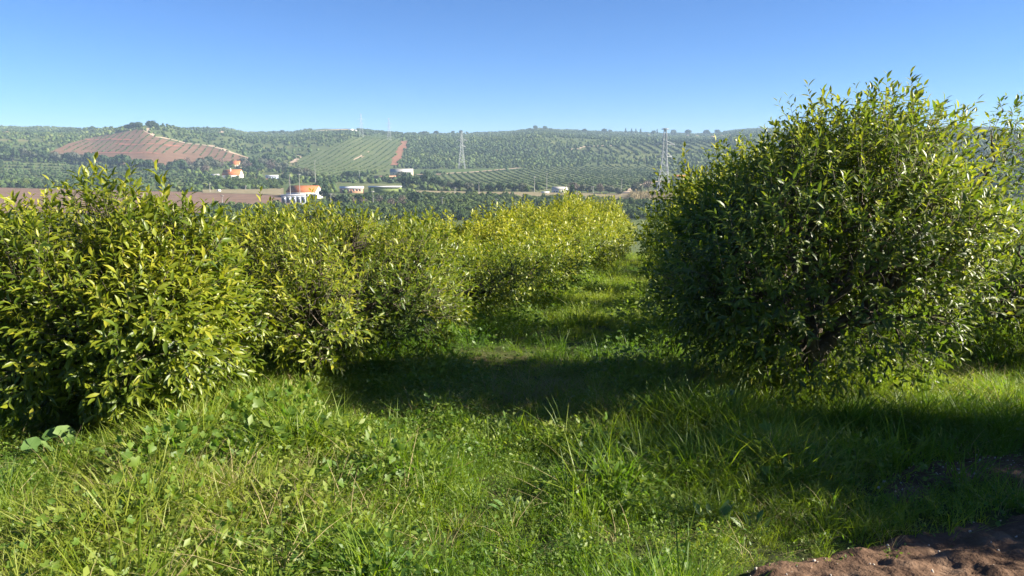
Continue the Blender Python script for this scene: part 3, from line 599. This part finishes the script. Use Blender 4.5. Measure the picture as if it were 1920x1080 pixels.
# ------------------------------------------------------------------ citrus trees
def citrus(name, seed, rx, ry, h, shoots, leaf, detail, mleaf, tint=.5, sprout=10, zlow=.12, lob=None, lay=8.5, hero=0, pos=(0, 0), twig=True, shear=0.0, hole=None, cut=None, lump=.45):
    """crown of leafy shoots grouped in lobes round bent limbs. Returns {trunk, branches, crown, hero leaves}"""
    g = np.random.default_rng(seed); cz = h * .52; rz = h * .47
    nl = lob or 70; i = np.arange(nl) + .5; ph = np.arccos(1 - 1.86 * i / nl); th = i * 2.39996 + g.uniform(0, 6.28)
    D = np.stack([np.sin(ph) * np.cos(th), np.sin(ph) * np.sin(th), np.cos(ph)], -1); D = unit(D + g.normal(size=D.shape) * .16)
    E = np.array([rx, ry, rz]); rl = g.uniform(.18, .46, nl) * (rx * ry * rz) ** (1 / 3) * .85
    bump = 1.10 - lump + lump * np.max(np.maximum(D @ unit(g.normal(size=(9, 3)) * np.array([1, 1, .7])).T, 0) ** 5, axis=1)
    C = D * E * (g.uniform(.58, .96, nl) * bump)[:, None]; C[:, 2] += cz; C[:, 0] += shear * np.maximum(C[:, 2] / h - .42, -.05)
    keep = C[:, 2] > zlow + .08
    if cut is not None: keep &= C[:, 0] - .3 > np.interp(C[:, 2], *cut)
    if hole is not None: keep &= ~((C[:, 0] > hole[0]) & (C[:, 0] < hole[1]) & (C[:, 2] < hole[2]))
    C, D, rl = C[keep], D[keep], rl[keep]; nl = len(C)
    lt = g.uniform(-.18, .18, nl)
    wgt = rl ** 2; wgt /= wgt.sum(); k = g.choice(nl, shoots, p=wgt); n = shoots
    nd = unit(g.normal(size=(n, 3)) + D[k] * .75); rad = g.uniform(.35, 1.05, (n, 1)) ** .7
    B = C[k] + nd * rl[k][:, None] * rad
    # bring the leafy outline to the wanted height and width
    fz = (h - .14) / np.quantile(B[:, 2], .992); fr = min(1.0, .94 / np.quantile(np.hypot(B[:, 0] / rx, B[:, 1] / ry), .965))
    for Q in (B, C): Q[:, 2] *= fz; Q[:, :2] *= fr
    out = unit((B - np.array([0, 0, cz])) / E)
    droop = np.clip((cz - B[:, 2]) / rz, 0, 1)
    dr = unit(nd * .7 + out * .5 + np.stack([0 * droop, 0 * droop, .75 - 1.15 * droop], -1) + g.normal(size=(n, 3)) * .35)
    Ls = g.uniform(.13, .27, n) * (leaf / .085)
    # upright sprouts breaking the outline
    young = np.zeros(n)
    top = np.where((out[:, 2] > .35) & (rad[:, 0] > .7))[0]
    if sprout and len(top):
        sprout_n = sprout * 3; q = g.choice(top, min(sprout_n, len(top)), replace=False)
        dr[q] = unit(np.array([0, 0, 1.0]) + g.normal(size=(len(q), 3)) * .25 + out[q] * .3); Ls[q] *= g.uniform(1.15, 1.7, len(q)); young[q] = .22
    ok = B[:, 2] > zlow + .1 * g.random(n)
    if cut is not None: ok &= B[:, 0] > np.interp(B[:, 2], *cut)
    B, dr, Ls, k, out, rad, young = B[ok], dr[ok], Ls[ok], k[ok], out[ok], rad[ok], young[ok]; n = len(B)
    m = int(round(lay)); extra = (Ls > .3 * (leaf / .085))
    reps = np.where(extra, m + 5, m) + g.integers(-2, 3, n); reps = np.maximum(reps, 4); idx = np.repeat(np.arange(n), reps); N = len(idx)
    pos_in = np.concatenate([np.arange(r) / r for r in reps]); jj = np.concatenate([np.arange(r) for r in reps])
    ref = np.where(np.abs(dr[:, 2:3]) < .9, np.array([[0, 0, 1.0]]), np.array([[1.0, 0, 0]])); A = unit(np.cross(dr, ref)); Bv = np.cross(dr, A)
    ang = jj * 2.4 + np.repeat(g.uniform(0, 6.28, n), reps); radial = A[idx] * np.cos(ang)[:, None] + Bv[idx] * np.sin(ang)[:, None]
    fi = np.radians(np.interp(pos_in, [0, 1], [72, 20]) + g.normal(size=N) * 11)
    yd = unit(dr[idx] * np.cos(fi)[:, None] + radial * np.sin(fi)[:, None] + np.array([0, 0, -.18]) + g.normal(size=(N, 3)) * .10)
    P = B[idx] + dr[idx] * (Ls[idx] * (pos_in * 1.0 + .05))[:, None]
    Rm = frames(yd, unit(dr[idx] + np.array([0, 0, .45]) + g.normal(size=(N, 3)) * .25))
    S = leaf * g.uniform(.45, 1.2, N) * (1 + young[idx]) * np.where(pos_in > .8, .85, 1.0)
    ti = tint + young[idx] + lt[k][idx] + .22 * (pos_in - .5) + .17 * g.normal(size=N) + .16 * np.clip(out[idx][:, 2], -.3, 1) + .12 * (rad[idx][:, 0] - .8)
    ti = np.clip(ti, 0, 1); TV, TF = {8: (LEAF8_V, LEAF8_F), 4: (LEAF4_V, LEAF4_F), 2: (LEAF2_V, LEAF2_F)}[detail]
    res = {'hero': []}; sel = np.ones(N, bool)
    if hero:      # the leaves that show largest: nearest to the viewer, on the outer shell
        Wp = P + np.array([pos[0], pos[1], 0]); dist = np.hypot(Wp[:, 0], Wp[:, 1]); px, py = project(Wp + np.array([0, 0, -NEAR_SLOPE * pos[1]]))
        tocam = -np.array([pos[0], pos[1], -.2 * math.hypot(*pos)]) / math.hypot(*pos); face = out[idx] @ tocam
        sc_ = S / dist * (1 + .6 * face) * (face > .25) * (px > 5) * (px < 1915) * (py < 1000) * (rad[idx][:, 0] > .85); q = np.argsort(-sc_)[:hero]; sel[q] = False
        res['hero'] = [(P[i], Rm[i], S[i], ti[i]) for i in q]
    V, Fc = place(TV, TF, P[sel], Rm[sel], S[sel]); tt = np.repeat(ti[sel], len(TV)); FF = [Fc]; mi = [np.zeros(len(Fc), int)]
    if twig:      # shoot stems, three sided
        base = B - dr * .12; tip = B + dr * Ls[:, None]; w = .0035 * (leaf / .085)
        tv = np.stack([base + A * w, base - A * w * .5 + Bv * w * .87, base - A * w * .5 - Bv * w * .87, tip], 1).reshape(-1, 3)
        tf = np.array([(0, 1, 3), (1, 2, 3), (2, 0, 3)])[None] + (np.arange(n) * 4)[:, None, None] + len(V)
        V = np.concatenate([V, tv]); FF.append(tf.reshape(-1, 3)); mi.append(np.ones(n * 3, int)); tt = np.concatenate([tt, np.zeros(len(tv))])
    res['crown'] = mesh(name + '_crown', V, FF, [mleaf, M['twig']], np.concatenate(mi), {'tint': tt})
    # wood
    b = MB(); fork = .16 * h; tr = .030 * (rx + ry) + .02
    b.tube([(0, 0, -.25), (.02, .01, fork * .5), (0, 0, fork)], [tr * 1.35, tr, tr * .95], 10); res['trunk'] = b.mesh(name + '_trunk', M['bark'], True)
    b = MB(); nb = 6; bd = [unit(np.array([math.cos(a), math.sin(a), .95])) for a in np.arange(nb) / nb * 6.283 + g.uniform(0, 1)]
    lim = [np.array([0, 0, fork]) + d_ * np.array([rx, ry, rz * 1.1]) * .42 for d_ in bd]
    for p in lim: b.tube([(0, 0, fork * .8), p * .5 + np.array([0, 0, fork * .65]) + g.normal(size=3) * .04, p], [tr * .62, tr * .48, tr * .36], 7)
    for c in C:
        p = lim[int(np.argmin([np.linalg.norm(c - q) for q in lim]))]; md = (p + c) / 2 + g.normal(size=3) * .07 - np.array([0, 0, .04])
        b.tube([p, md, c], [tr * .30, tr * .20, tr * .09], 5)
        for _ in range(4):
            e = c + unit(g.normal(size=3)) * .30; b.tube([c, (c + e) / 2 + g.normal(size=3) * .03, e], [tr * .09, tr * .06, tr * .02], 3)
    res['branches'] = b.mesh(name + '_branches', M['bark'], True)
    print(name, 'leaves', N, 'tris', len(V))
    return res
LEAFM = {}
def hero_leaf(m, q):                  # shared leaf meshes, one per colour step
    key = (m.name, q)
    if key not in LEAFM: LEAFM[key] = mesh('leaf', LEAF8_V, [LEAF8_F], [m], attrs={'tint': np.full(8, (q + .5) / 6)})
    return LEAFM[key]
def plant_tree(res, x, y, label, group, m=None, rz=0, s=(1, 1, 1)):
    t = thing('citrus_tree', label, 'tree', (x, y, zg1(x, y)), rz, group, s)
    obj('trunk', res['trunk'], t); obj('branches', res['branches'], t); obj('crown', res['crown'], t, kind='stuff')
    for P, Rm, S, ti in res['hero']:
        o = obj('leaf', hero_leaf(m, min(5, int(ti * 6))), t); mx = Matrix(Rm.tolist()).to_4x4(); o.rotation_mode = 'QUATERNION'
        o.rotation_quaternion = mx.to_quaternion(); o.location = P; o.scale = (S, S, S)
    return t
GL, GR = 'left row of citrus trees', 'right row of citrus trees'
P1 = (-3.15, 6.25); P2 = (-2.4, 8.9); PR = (2.98, 7.4)
T1 = citrus('near_left', 1, 1.36, 1.40, 1.90, 3800, .100, 8, M['leaf'], .54, 7, .10, 64, 9, 300, P1, shear=-.35, lump=.5)
plant_tree(T1, *P1, 'nearest citrus tree, large bright yellow green leaves filling the left edge', GL, M['leaf'])
T2 = citrus('second_left', 2, 2.0, 1.75, 1.84, 4000, .090, 4, M['leaf'], .50, 7, .12, 64, 9)
plant_tree(T2, *P2, 'second citrus tree of the left row, dark trunk showing beside the nearest tree', GL)
TR = citrus('near_right', 3, 1.95, 1.9, 2.80, 4700, .092, 8, M['leaf_dark'], .52, 24, .20, 76, 9, 300, PR, lump=.52, shear=1.0, hole=(.05, .85, .75), cut=([1.35, 1.9, 2.34, 2.8], [-2.2, -1.0, -.62, -.1]))
plant_tree(TR, *PR, 'tallest citrus tree, dark green with sunlit top shoots, right of the grassy lane', GR, M['leaf_dark'])
T3 = citrus('third_left', 5, 2.0, 1.9, 1.84, 3000, .085, 4, M['leaf'], .54, 12, .12, 64, 8, twig=False)
TF_ = [citrus('row_tree', 20 + k, 2.1, 2.0, 2.25 + .2 * k, 1700, .115, 2, M['leaf'], .64, 12, .15, 46, 8, twig=False) for k in range(3)]
def rowx(y): return -4.05 + .195 * y
plant_tree(T3, rowx(12.9) + .1, 12.9, 'third citrus tree of the left row behind the pale leafy weeds', GL)
left = [(16.6, 1.95), (20.4, 2.1), (24.3, 2.4), (28.4, 2.75), (32.6, 3.2), (36.8, 3.3), (41.2, 3.1), (45.6, 3.1), (50, 3.1)]
names = ['fourth', 'fifth', 'sixth', 'seventh', 'eighth', 'ninth', 'tenth', 'eleventh', 'twelfth']
for k, (y, h) in enumerate(left):
    r = TF_[k % 3]; hh = 2.25 + .2 * (k % 3); x = rowx(y) + (.35 if k > 3 else 0)
    plant_tree(r, x, y, names[k] + ' citrus tree of the left row counted from the camera', GL, None, k * 1.9, (1.0 + .02 * k, 1.0 + .02 * k, h / hh))
right = [(11.8, 2.8), (16.0, 2.7), (20.6, 2.8), (26.6, 2.7), (31, 2.8), (35.5, 2.8), (40, 2.8), (45, 2.8)]
for k, (y, h) in enumerate(right):
    r = TF_[(k + 1) % 3]; hh = 2.25 + .2 * ((k + 1) % 3); x = rowx(y) + 5.6
    plant_tree(r, x, y, ORD[k + 1] + ' citrus tree of the right row, counted away from the tallest tree', GR, None, k * 2.3, (.92, .92, h / hh))
# the row to the right: one tree shows at the right edge, one outside the frame shades the corner
plant_tree(T3, 7.3, 9.7, 'sunlit citrus tree at the right edge behind the tallest tree', 'far right row of citrus trees', None, 1.1, (1.08, 1.08, 1.2))
plant_tree(TF_[1], 10.0, 18.5, 'further citrus tree of the far right row behind the edge tree', 'far right row of citrus trees', None, .4, (1.1, 1.1, 1.15))
TR['hero'] = []
plant_tree(TR, 6.9, 4.2, 'citrus tree just outside the right edge shading the grassy corner', GR, None, 2.4, (1.12, 1.12, 1.02))
for k, y in enumerate([11, 15, 19.2, 23.5, 28, 32.5, 37, 42, 47]):
    r = TF_[k % 3]; hh = 2.25 + .2 * (k % 3)
    plant_tree(r, rowx(y) - 5.6, y, ORD[k] + ' citrus tree, nearest first, of the second row glimpsed behind the left row', 'second left row of citrus trees', None, k * 1.3, (1.05, 1.05, 1.95 / hh))

# ------------------------------------------------------------------ the dirt track corner
DIRT = [(1330, 1110), (1400, 1070), (1500, 1058), (1600, 1040), (1700, 1020), (1760, 1015), (1830, 985), (1880, 968), (2300, 960), (2300, 1300), (1330, 1300)]
GRAV = [(1640, 905), (1700, 885), (1800, 862), (1900, 850), (2300, 850), (2300, 930), (1920, 912), (1840, 900), (1720, 940), (1650, 960)]
THIN = [(690, 1010), (820, 985), (900, 1010), (890, 1070), (760, 1090), (690, 1060)]
def z_dirt(x, y):
    z = z_near(x, y); a = (x * .82 + y * .57); b_ = (-x * .57 + y * .82)
    lug = np.abs(((a * 7.5 + .35 * np.sin(b_ * 6)) % 1) - .5) * 2; rut = np.exp(-((b_ - .1) / .28) ** 2)
    rough = (fbm(x * 5, y * 5, 51, 4) - .42) * .085 + (fbm(x * 16, y * 16, 57, 3) - .5) * .06
    return z + .03 + rough + rut * (lug - .5) * .06
def build_dirt():
    xs = np.arange(.4, 5.0, .022); ys = np.arange(1.3, 5.6, .022); X, Y = np.meshgrid(xs, ys); Z0 = z_near(X, Y); px, py = project(np.stack([X, Y, Z0], -1))
    wob = (fbm(X * 3, Y * 3, 61, 3) - .5) * 70
    ins = inpoly(px + wob, py + wob * .6, DIRT) | inpoly(px + wob, py + wob * .4, GRAV)
    m = ins.astype(float)
    for _ in range(5): m = (m + np.roll(m, 1, 0) + np.roll(m, -1, 0) + np.roll(m, 1, 1) + np.roll(m, -1, 1)) / 5
    Z = np.where(m > .02, z_dirt(X, Y) * m + (Z0 - .05) * (1 - m), Z0 - .06); nx = len(xs)
    i = (np.arange(len(ys) - 1)[:, None] * nx + np.arange(nx - 1)[None]); use = (m[:-1, :-1] > .01) | (m[1:, 1:] > .01); i = i[use]
    q = np.stack([i, i + 1, i + nx + 1, i + nx], -1); u, inv = np.unique(q, return_inverse=True); V = np.stack([X, Y, Z], -1).reshape(-1, 3)[u]
    o = obj('dirt_track', mesh('dirt_track', V, [inv.reshape(q.shape)], [M['dirt']], smooth=True), kind='structure'); o['label'] = 'churned red brown dirt track in the lower right corner'
build_dirt()
def bare(px, py): return inpoly(px, py, DIRT) | inpoly(px, py, GRAV)
# gravel on the dirt
def pebble(k):
    g = np.random.default_rng(300 + k); V = np.array([(1, 0, 0), (-1, 0, 0), (0, 1, 0), (0, -1, 0), (0, 0, 1), (0, 0, -1)], float) * g.uniform(.6, 1.2, (6, 1)) * np.array([1, .8, .6])
    return mesh('pebble', V, [np.array([(0, 2, 4), (2, 1, 4), (1, 3, 4), (3, 0, 4), (2, 0, 5), (1, 2, 5), (3, 1, 5), (0, 3, 5)])], [M['pebble']])
M['pebble'] = plain('limestone_pebble', (.50, .46, .40), (.30, .26, .21), 30, .9)
gx = rng.uniform(.5, 5, 9000); gy = rng.uniform(1.4, 5.5, 9000); gp = np.stack([gx, gy, z_near(gx, gy)], -1); px, py = project(gp)
ok = (inpoly(px, py, GRAV) & (rng.random(9000) < .55)) | (inpoly(px, py, DIRT) & (rng.random(9000) < .12)); gp = gp[ok]; gp[:, 2] = z_dirt(gp[:, 0], gp[:, 1]); n = len(gp)
s = .004 + .011 * rng.random(n) ** 3
scatter('gravel', gp, rng.integers(0, 4, n), np.stack([s, s, s], -1), rng.uniform(0, 6, (n, 3)), rng.random(n), [pebble(k) for k in range(4)], 'scattered pale gravel on the bare dirt at the lower right', 'gravel')

# ------------------------------------------------------------------ grass and weeds under foot
def blades(name, seed, n, h0, h1, w, spread, bend, m):
    g = np.random.default_rng(seed); V = []; Fc = []
    for q in range(n):
        a = g.uniform(0, 6.28); r = spread * math.sqrt(g.random()); x, y = r * math.cos(a), r * math.sin(a); h = g.uniform(h0, h1); f = g.uniform(0, 6.28); lean = a + g.normal() * .8
        dx, dy = math.cos(lean), math.sin(lean); sx, sy = -math.sin(f), math.cos(f); bd = bend * g.uniform(.3, 1.5); o = len(V)
        for t, ww in ((0, 1), (.4, .95), (.75, .65), (1, 0)):
            off = bd * h * t ** 1.9; zz = h * t * (1 - .22 * bd * t); W_ = w * ww * .5
            if ww: V += [(x + dx * off - sx * W_, y + dy * off - sy * W_, zz), (x + dx * off + sx * W_, y + dy * off + sy * W_, zz)]
            else: V.append((x + dx * off, y + dy * off, zz))
        Fc += [(o, o + 1, o + 3), (o, o + 3, o + 2), (o + 2, o + 3, o + 5), (o + 2, o + 5, o + 4), (o + 4, o + 5, o + 6)]
    return mesh(name, V, [np.array(Fc)], [m])
def disc(n, lobes, depth, cup):
    a = np.arange(n) / n * 2 * np.pi; r = 1 - depth * (.5 + .5 * np.cos(a * lobes)); r = r * np.where(np.abs(a - np.pi) < .35, .55, 1)
    V = np.stack([r * np.sin(a), r * np.cos(a) + .6, cup * r ** 2 + .05 * np.cos(a * lobes)], -1); V = np.concatenate([V * .5, [[0, .3, 0]]])
    return V, np.stack([np.arange(n), (np.arange(n) + 1) % n, np.full(n, n)], -1)[:, ::-1]
ROUND_V, ROUND_F = disc(15, 5, .42, .45)
TRI_V, TRI_F = disc(9, 3, .55, .15)
OVAL_V, OVAL_F = LEAF4_V * np.array([1.5, 1, 1]), LEAF4_F
def forb(name, seed, n, hgt, spread, leaf, TV, TF, m, upright=.5, stalk=True):
    g = np.random.default_rng(seed); r = spread * np.sqrt(g.random(n)); a = g.uniform(0, 6.28, n); P = np.stack([r * np.cos(a), r * np.sin(a), hgt * g.uniform(.25, 1, n) * (1 - .45 * (r / spread) ** 2)], -1)
    yd = unit(np.stack([np.cos(a), np.sin(a), upright * g.normal(size=n)], -1) + g.normal(size=(n, 3)) * .45); Rm = frames(yd, unit(np.array([0, 0, 1.0]) + g.normal(size=(n, 3)) * .42))
    V, Fc = place(TV, TF, P, Rm, leaf * g.uniform(.55, 1.25, n)); b = MB(); b.add(V, Fc)
    if stalk:
        for p in P: b.add([(p[0] * .25 - .0012, p[1] * .25, 0), (p[0] * .25 + .0012, p[1] * .25, 0), p], [(0, 1, 2)])
    return b.mesh(name, m)
GV = [blades('grass', 400 + k, 30, .05, .13, .0036, .07, .6, M['grass']) for k in range(4)] \
   + [blades('grass', 410 + k, 22, .11, .27, .0050, .08, .8, M['grass']) for k in range(3)]                     # 0-3 short, 4-6 tall
FV = [forb('forb', 420 + k, 30, .13, .11, .026, TRI_V, TRI_F, M['forb']) for k in range(2)] \
   + [forb('forb', 430 + k, 34, .16, .12, .030, OVAL_V, OVAL_F, M['forb']) for k in range(2)] \
   + [forb('forb', 440 + k, 16, .20, .15, .050, ROUND_V, ROUND_F, M['forb']) for k in range(2)]                  # 0,1 clover 2,3 small oval 4,5 mallow
DV = [blades('straw', 450 + k, 16, .06, .26, .0032, .09, 1.1, M['straw']) for k in range(2)]
def cover(n, y0, y1, margin=1.2):
    """random spots on the slope between two depths, inside the view and a step to each side"""
    y = np.sqrt(rng.uniform(y0 ** 2, y1 ** 2, n)); hw = .69 * y + margin; x = rng.uniform(-1, 1, n) * hw
    return x, y
def lane(x, y):                       # 0 in the mown lane, 1 under the rows
    c = -1.15 + .195 * y; return np.clip((np.abs(x - c) - .9) / .9, 0, 1)
def spread_cover(name, label, cat, n, y0, y1, big, kinds, variants):
    x, y = cover(n, y0, y1); P = np.stack([x, y, zg(x, y)], -1); px, py = project(P); ok = ~bare(px + rng.normal(size=n) * 26, py + rng.normal(size=n) * 14)
    ok &= ~(inpoly(px, py, THIN) & (rng.random(n) < .6)); ok &= ~((px > 1560) & (py > 820) & (rng.random(n) < .5))
    P, x, y = P[ok], x[ok], y[ok]; n = len(P); ln = lane(x, y); pn = fbm(x * .9, y * .9, 71, 3); pm = fbm(x * .5 + 7, y * .5, 73, 3); cl = np.clip((fbm(x * 1.5, y * 1.5, 87, 3) - .3) * 2.5, 0, 1)
    vi, s, ti, keep = kinds(n, x, y, ln, pn, pm); s = s * big * (.62 + .62 * cl ** 1.5)
    P, vi, s, ti = P[keep], vi[keep], s[keep], ti[keep]; n = len(P); P[:, 2] -= .01; print(name, n)
    sc = np.stack([s, s, s * rng.uniform(.8, 1.2, n)], -1); ro = np.stack([rng.normal(size=n) * .16, rng.normal(size=n) * .16, rng.uniform(0, 6.28, n)], -1)
    return scatter(name, P, vi, sc, ro, np.clip(ti, 0, .86), variants, label, cat)
def k_grass(n, x, y, ln, pn, pm):
    tall = rng.random(n) < np.clip(.10 + .55 * ln * (pn > .45) + .2 * ln, 0, .9); vi = np.where(tall, rng.integers(4, 7, n), rng.integers(0, 4, n))
    R1d = np.hypot(x - PR[0], y - PR[1]); s = rng.uniform(.75, 1.25, n) * (.45 + 1.1 * pn) * (1 + .35 * np.exp(-(R1d / 2.2) ** 4)); ti = .66 + (pm - .5) * 1.0 + rng.normal(size=n) * .13
    keep = rng.random(n) < np.clip(1.1 - .6 * (pm > .56) * ln - .75 * (fbm(x * 1.1 + 3, y * 1.1, 91, 2) > .66), .15, 1); return vi, s, ti, keep
def k_forb(n, x, y, ln, pn, pm):
    u = rng.random(n); mallow = (u < .02 + .30 * ((x < -.2) & (ln > .6) & (pn > .55))); small = (u > .55)
    vi = np.where(mallow, rng.integers(4, 6, n), np.where(small, rng.integers(2, 4, n), rng.integers(0, 2, n)))
    belt = np.exp(-((x - (rowx(y) + 1.3)) / .8) ** 2) + .8 * np.exp(-((x - (rowx(y) + 4.1)) / .7) ** 2) * (y > 6); s = rng.uniform(.7, 1.35, n) * (.5 + .9 * pn) * (1 + np.where(mallow, .25, 1.2) * belt * np.clip((y - 5.5) / 4, .15, 1)); ti = .66 - .2 * mallow + ((pm - .5) * .9 + rng.normal(size=n) * .15) * np.where(mallow, .5, 1)
    keep = rng.random(n) < np.clip(.40 + .2 * (x < .3) + .9 * ln * (pm > .42) + .5 * (pn > .62), 0, 1); return vi, s, ti, keep
def k_straw(n, x, y, ln, pn, pm):
    return rng.integers(0, 2, n), rng.uniform(.7, 1.3, n), rng.random(n), rng.random(n) < np.clip((pm - .46) * 2.6, .05, .9)
spread_cover('near_grass', 'lush sunlit grass in the foreground', 'grass', 15000, 1.6, 8.5, 1.0, k_grass, GV)
spread_cover('lane_grass', 'shaded and striped grass along the lane between the rows', 'grass', 22000, 8.5, 24, 1.35, k_grass, GV)
spread_cover('far_grass', 'grass at the far end of the lane', 'grass', 16000, 24, 62, 2.4, k_grass, GV)
spread_cover('near_weeds', 'low clover and mallow weeds in the foreground', 'weeds', 21000, 1.6, 8.5, 1.0, k_forb, FV)
spread_cover('row_weeds', 'leafy weeds growing under the orchard rows', 'weeds', 9000, 8.5, 30, 1.5, k_forb, FV)
spread_cover('dry_straw', 'dry straw lying between the green grass', 'straw', 9000, 1.6, 9, 1.0, k_straw, DV)

# single weeds that stand out
def weed(name, label, px, py, n, leaf, hgt, TV, TF, up, seed):
    g = np.random.default_rng(seed); az, t = ray(px, py); D = np.linspace(1.5, 14, 900); zz = zg(np.sin(az) * D, np.cos(az) * D)
    d = D[np.argmax((zz - EYE) / D > t)]; x, y = math.sin(az) * d, math.cos(az) * d
    T = thing(name, label, 'weed', (x, y, zg1(x, y) - .01)); st = MB()
    for k in range(n):
        a = k * 2.4 + g.random(); r = leaf * (.35 + .5 * g.random()); h = hgt * (.4 + .6 * g.random()); p = np.array([r * math.cos(a), r * math.sin(a), h])
        st.tube([(0, 0, 0), p * np.array([.5, .5, .65]), p], [.004, .003, .002], 4); yd = unit(np.array([math.cos(a), math.sin(a), up + .3 * g.normal()]))
        Rm = frames(yd[None], unit(np.array([[0, 0, 1.0]]) + g.normal(size=(1, 3)) * .25 - np.array([[0, .35, 0]])))[0]
        me = mesh('leaf', TV, [TF], [M['weed']], attrs={'tint': np.full(len(TV), .3 + .6 * g.random())}, smooth=True)
        o = obj('leaf', me, T); o.rotation_mode = 'QUATERNION'; o.rotation_quaternion = Matrix(Rm.tolist()).to_quaternion(); s_ = leaf * (.7 + .5 * g.random()); o.location = p; o.scale = (s_, s_, s_)
    obj('stem', st.mesh('stem', M['weed'], attrs={'tint': np.full(st.n, .5)}), T)
BIGR_V, BIGR_F = disc(20, 6, .14, .2)
weed('mallow', 'broad round leaved mallow at the foot of the nearest left tree', 100, 862, 7, .13, .16, BIGR_V, BIGR_F, .2, 1)
weed('mallow', 'smaller mallow right of the broad leaved one under the nearest tree', 215, 868, 5, .09, .13, BIGR_V, BIGR_F, .2, 2)
weed('thistle', 'upright pale leaved thistle in shade at lower right of the lane', 1335, 985, 8, .10, .05, LEAF8_V * np.array([1.1, 1, 1]), LEAF8_F, 1.5, 3)
weed('thistle', 'small thistle right of the upright pale leaved one', 1415, 1000, 6, .08, .04, LEAF8_V * np.array([1.2, 1, 1]), LEAF8_F, 1.0, 4)
weed('dock', 'pale pointed dock leaves at the edge of the shaded lane', 1105, 880, 6, .12, .05, LEAF8_V, LEAF8_F, 1.8, 5)
weed('dock', 'single dock plant catching light at the left shadow edge', 798, 815, 4, .13, .06, LEAF8_V, LEAF8_F, 1.4, 6)
weed('mallow', 'mallow cluster with pale leaves left of the sunlit grass', 590, 850, 9, .10, .24, BIGR_V, BIGR_F, .3, 7)
weed('mallow', 'sunlit mallow beneath the tall right tree left of its trunk', 1345, 790, 6, .12, .28, BIGR_V, BIGR_F, .4, 8)
weed('dock', 'broad dock leaves in the sunlit grass at bottom centre', 960, 960, 6, .08, .05, LEAF8_V * np.array([1.5, 1, 1]), LEAF8_F, 1.0, 9)

# ------------------------------------------------------------------ the air
def haze():
    m = bpy.data.materials.new('haze_air'); m.use_nodes = True; n = m.node_tree; n.nodes.clear(); o = n.nodes.new('ShaderNodeOutputMaterial')
    v = n.nodes.new('ShaderNodeVolumePrincipled'); v.inputs['Density'].default_value = HAZE; v.inputs['Color'].default_value = (.56, .76, 1.0, 1); v.inputs['Anisotropy'].default_value = 0.0
    n.links.new(v.outputs[0], o.inputs['Volume'])
    h = obj('haze', MB().box(-3500, 3500, -3500, 3500, -60, 105).mesh('haze', m)); h['kind'] = 'stuff'; h['label'] = 'thin blue haze filling the valley air'; h['category'] = 'haze'
HAZE = 0.00015
haze()
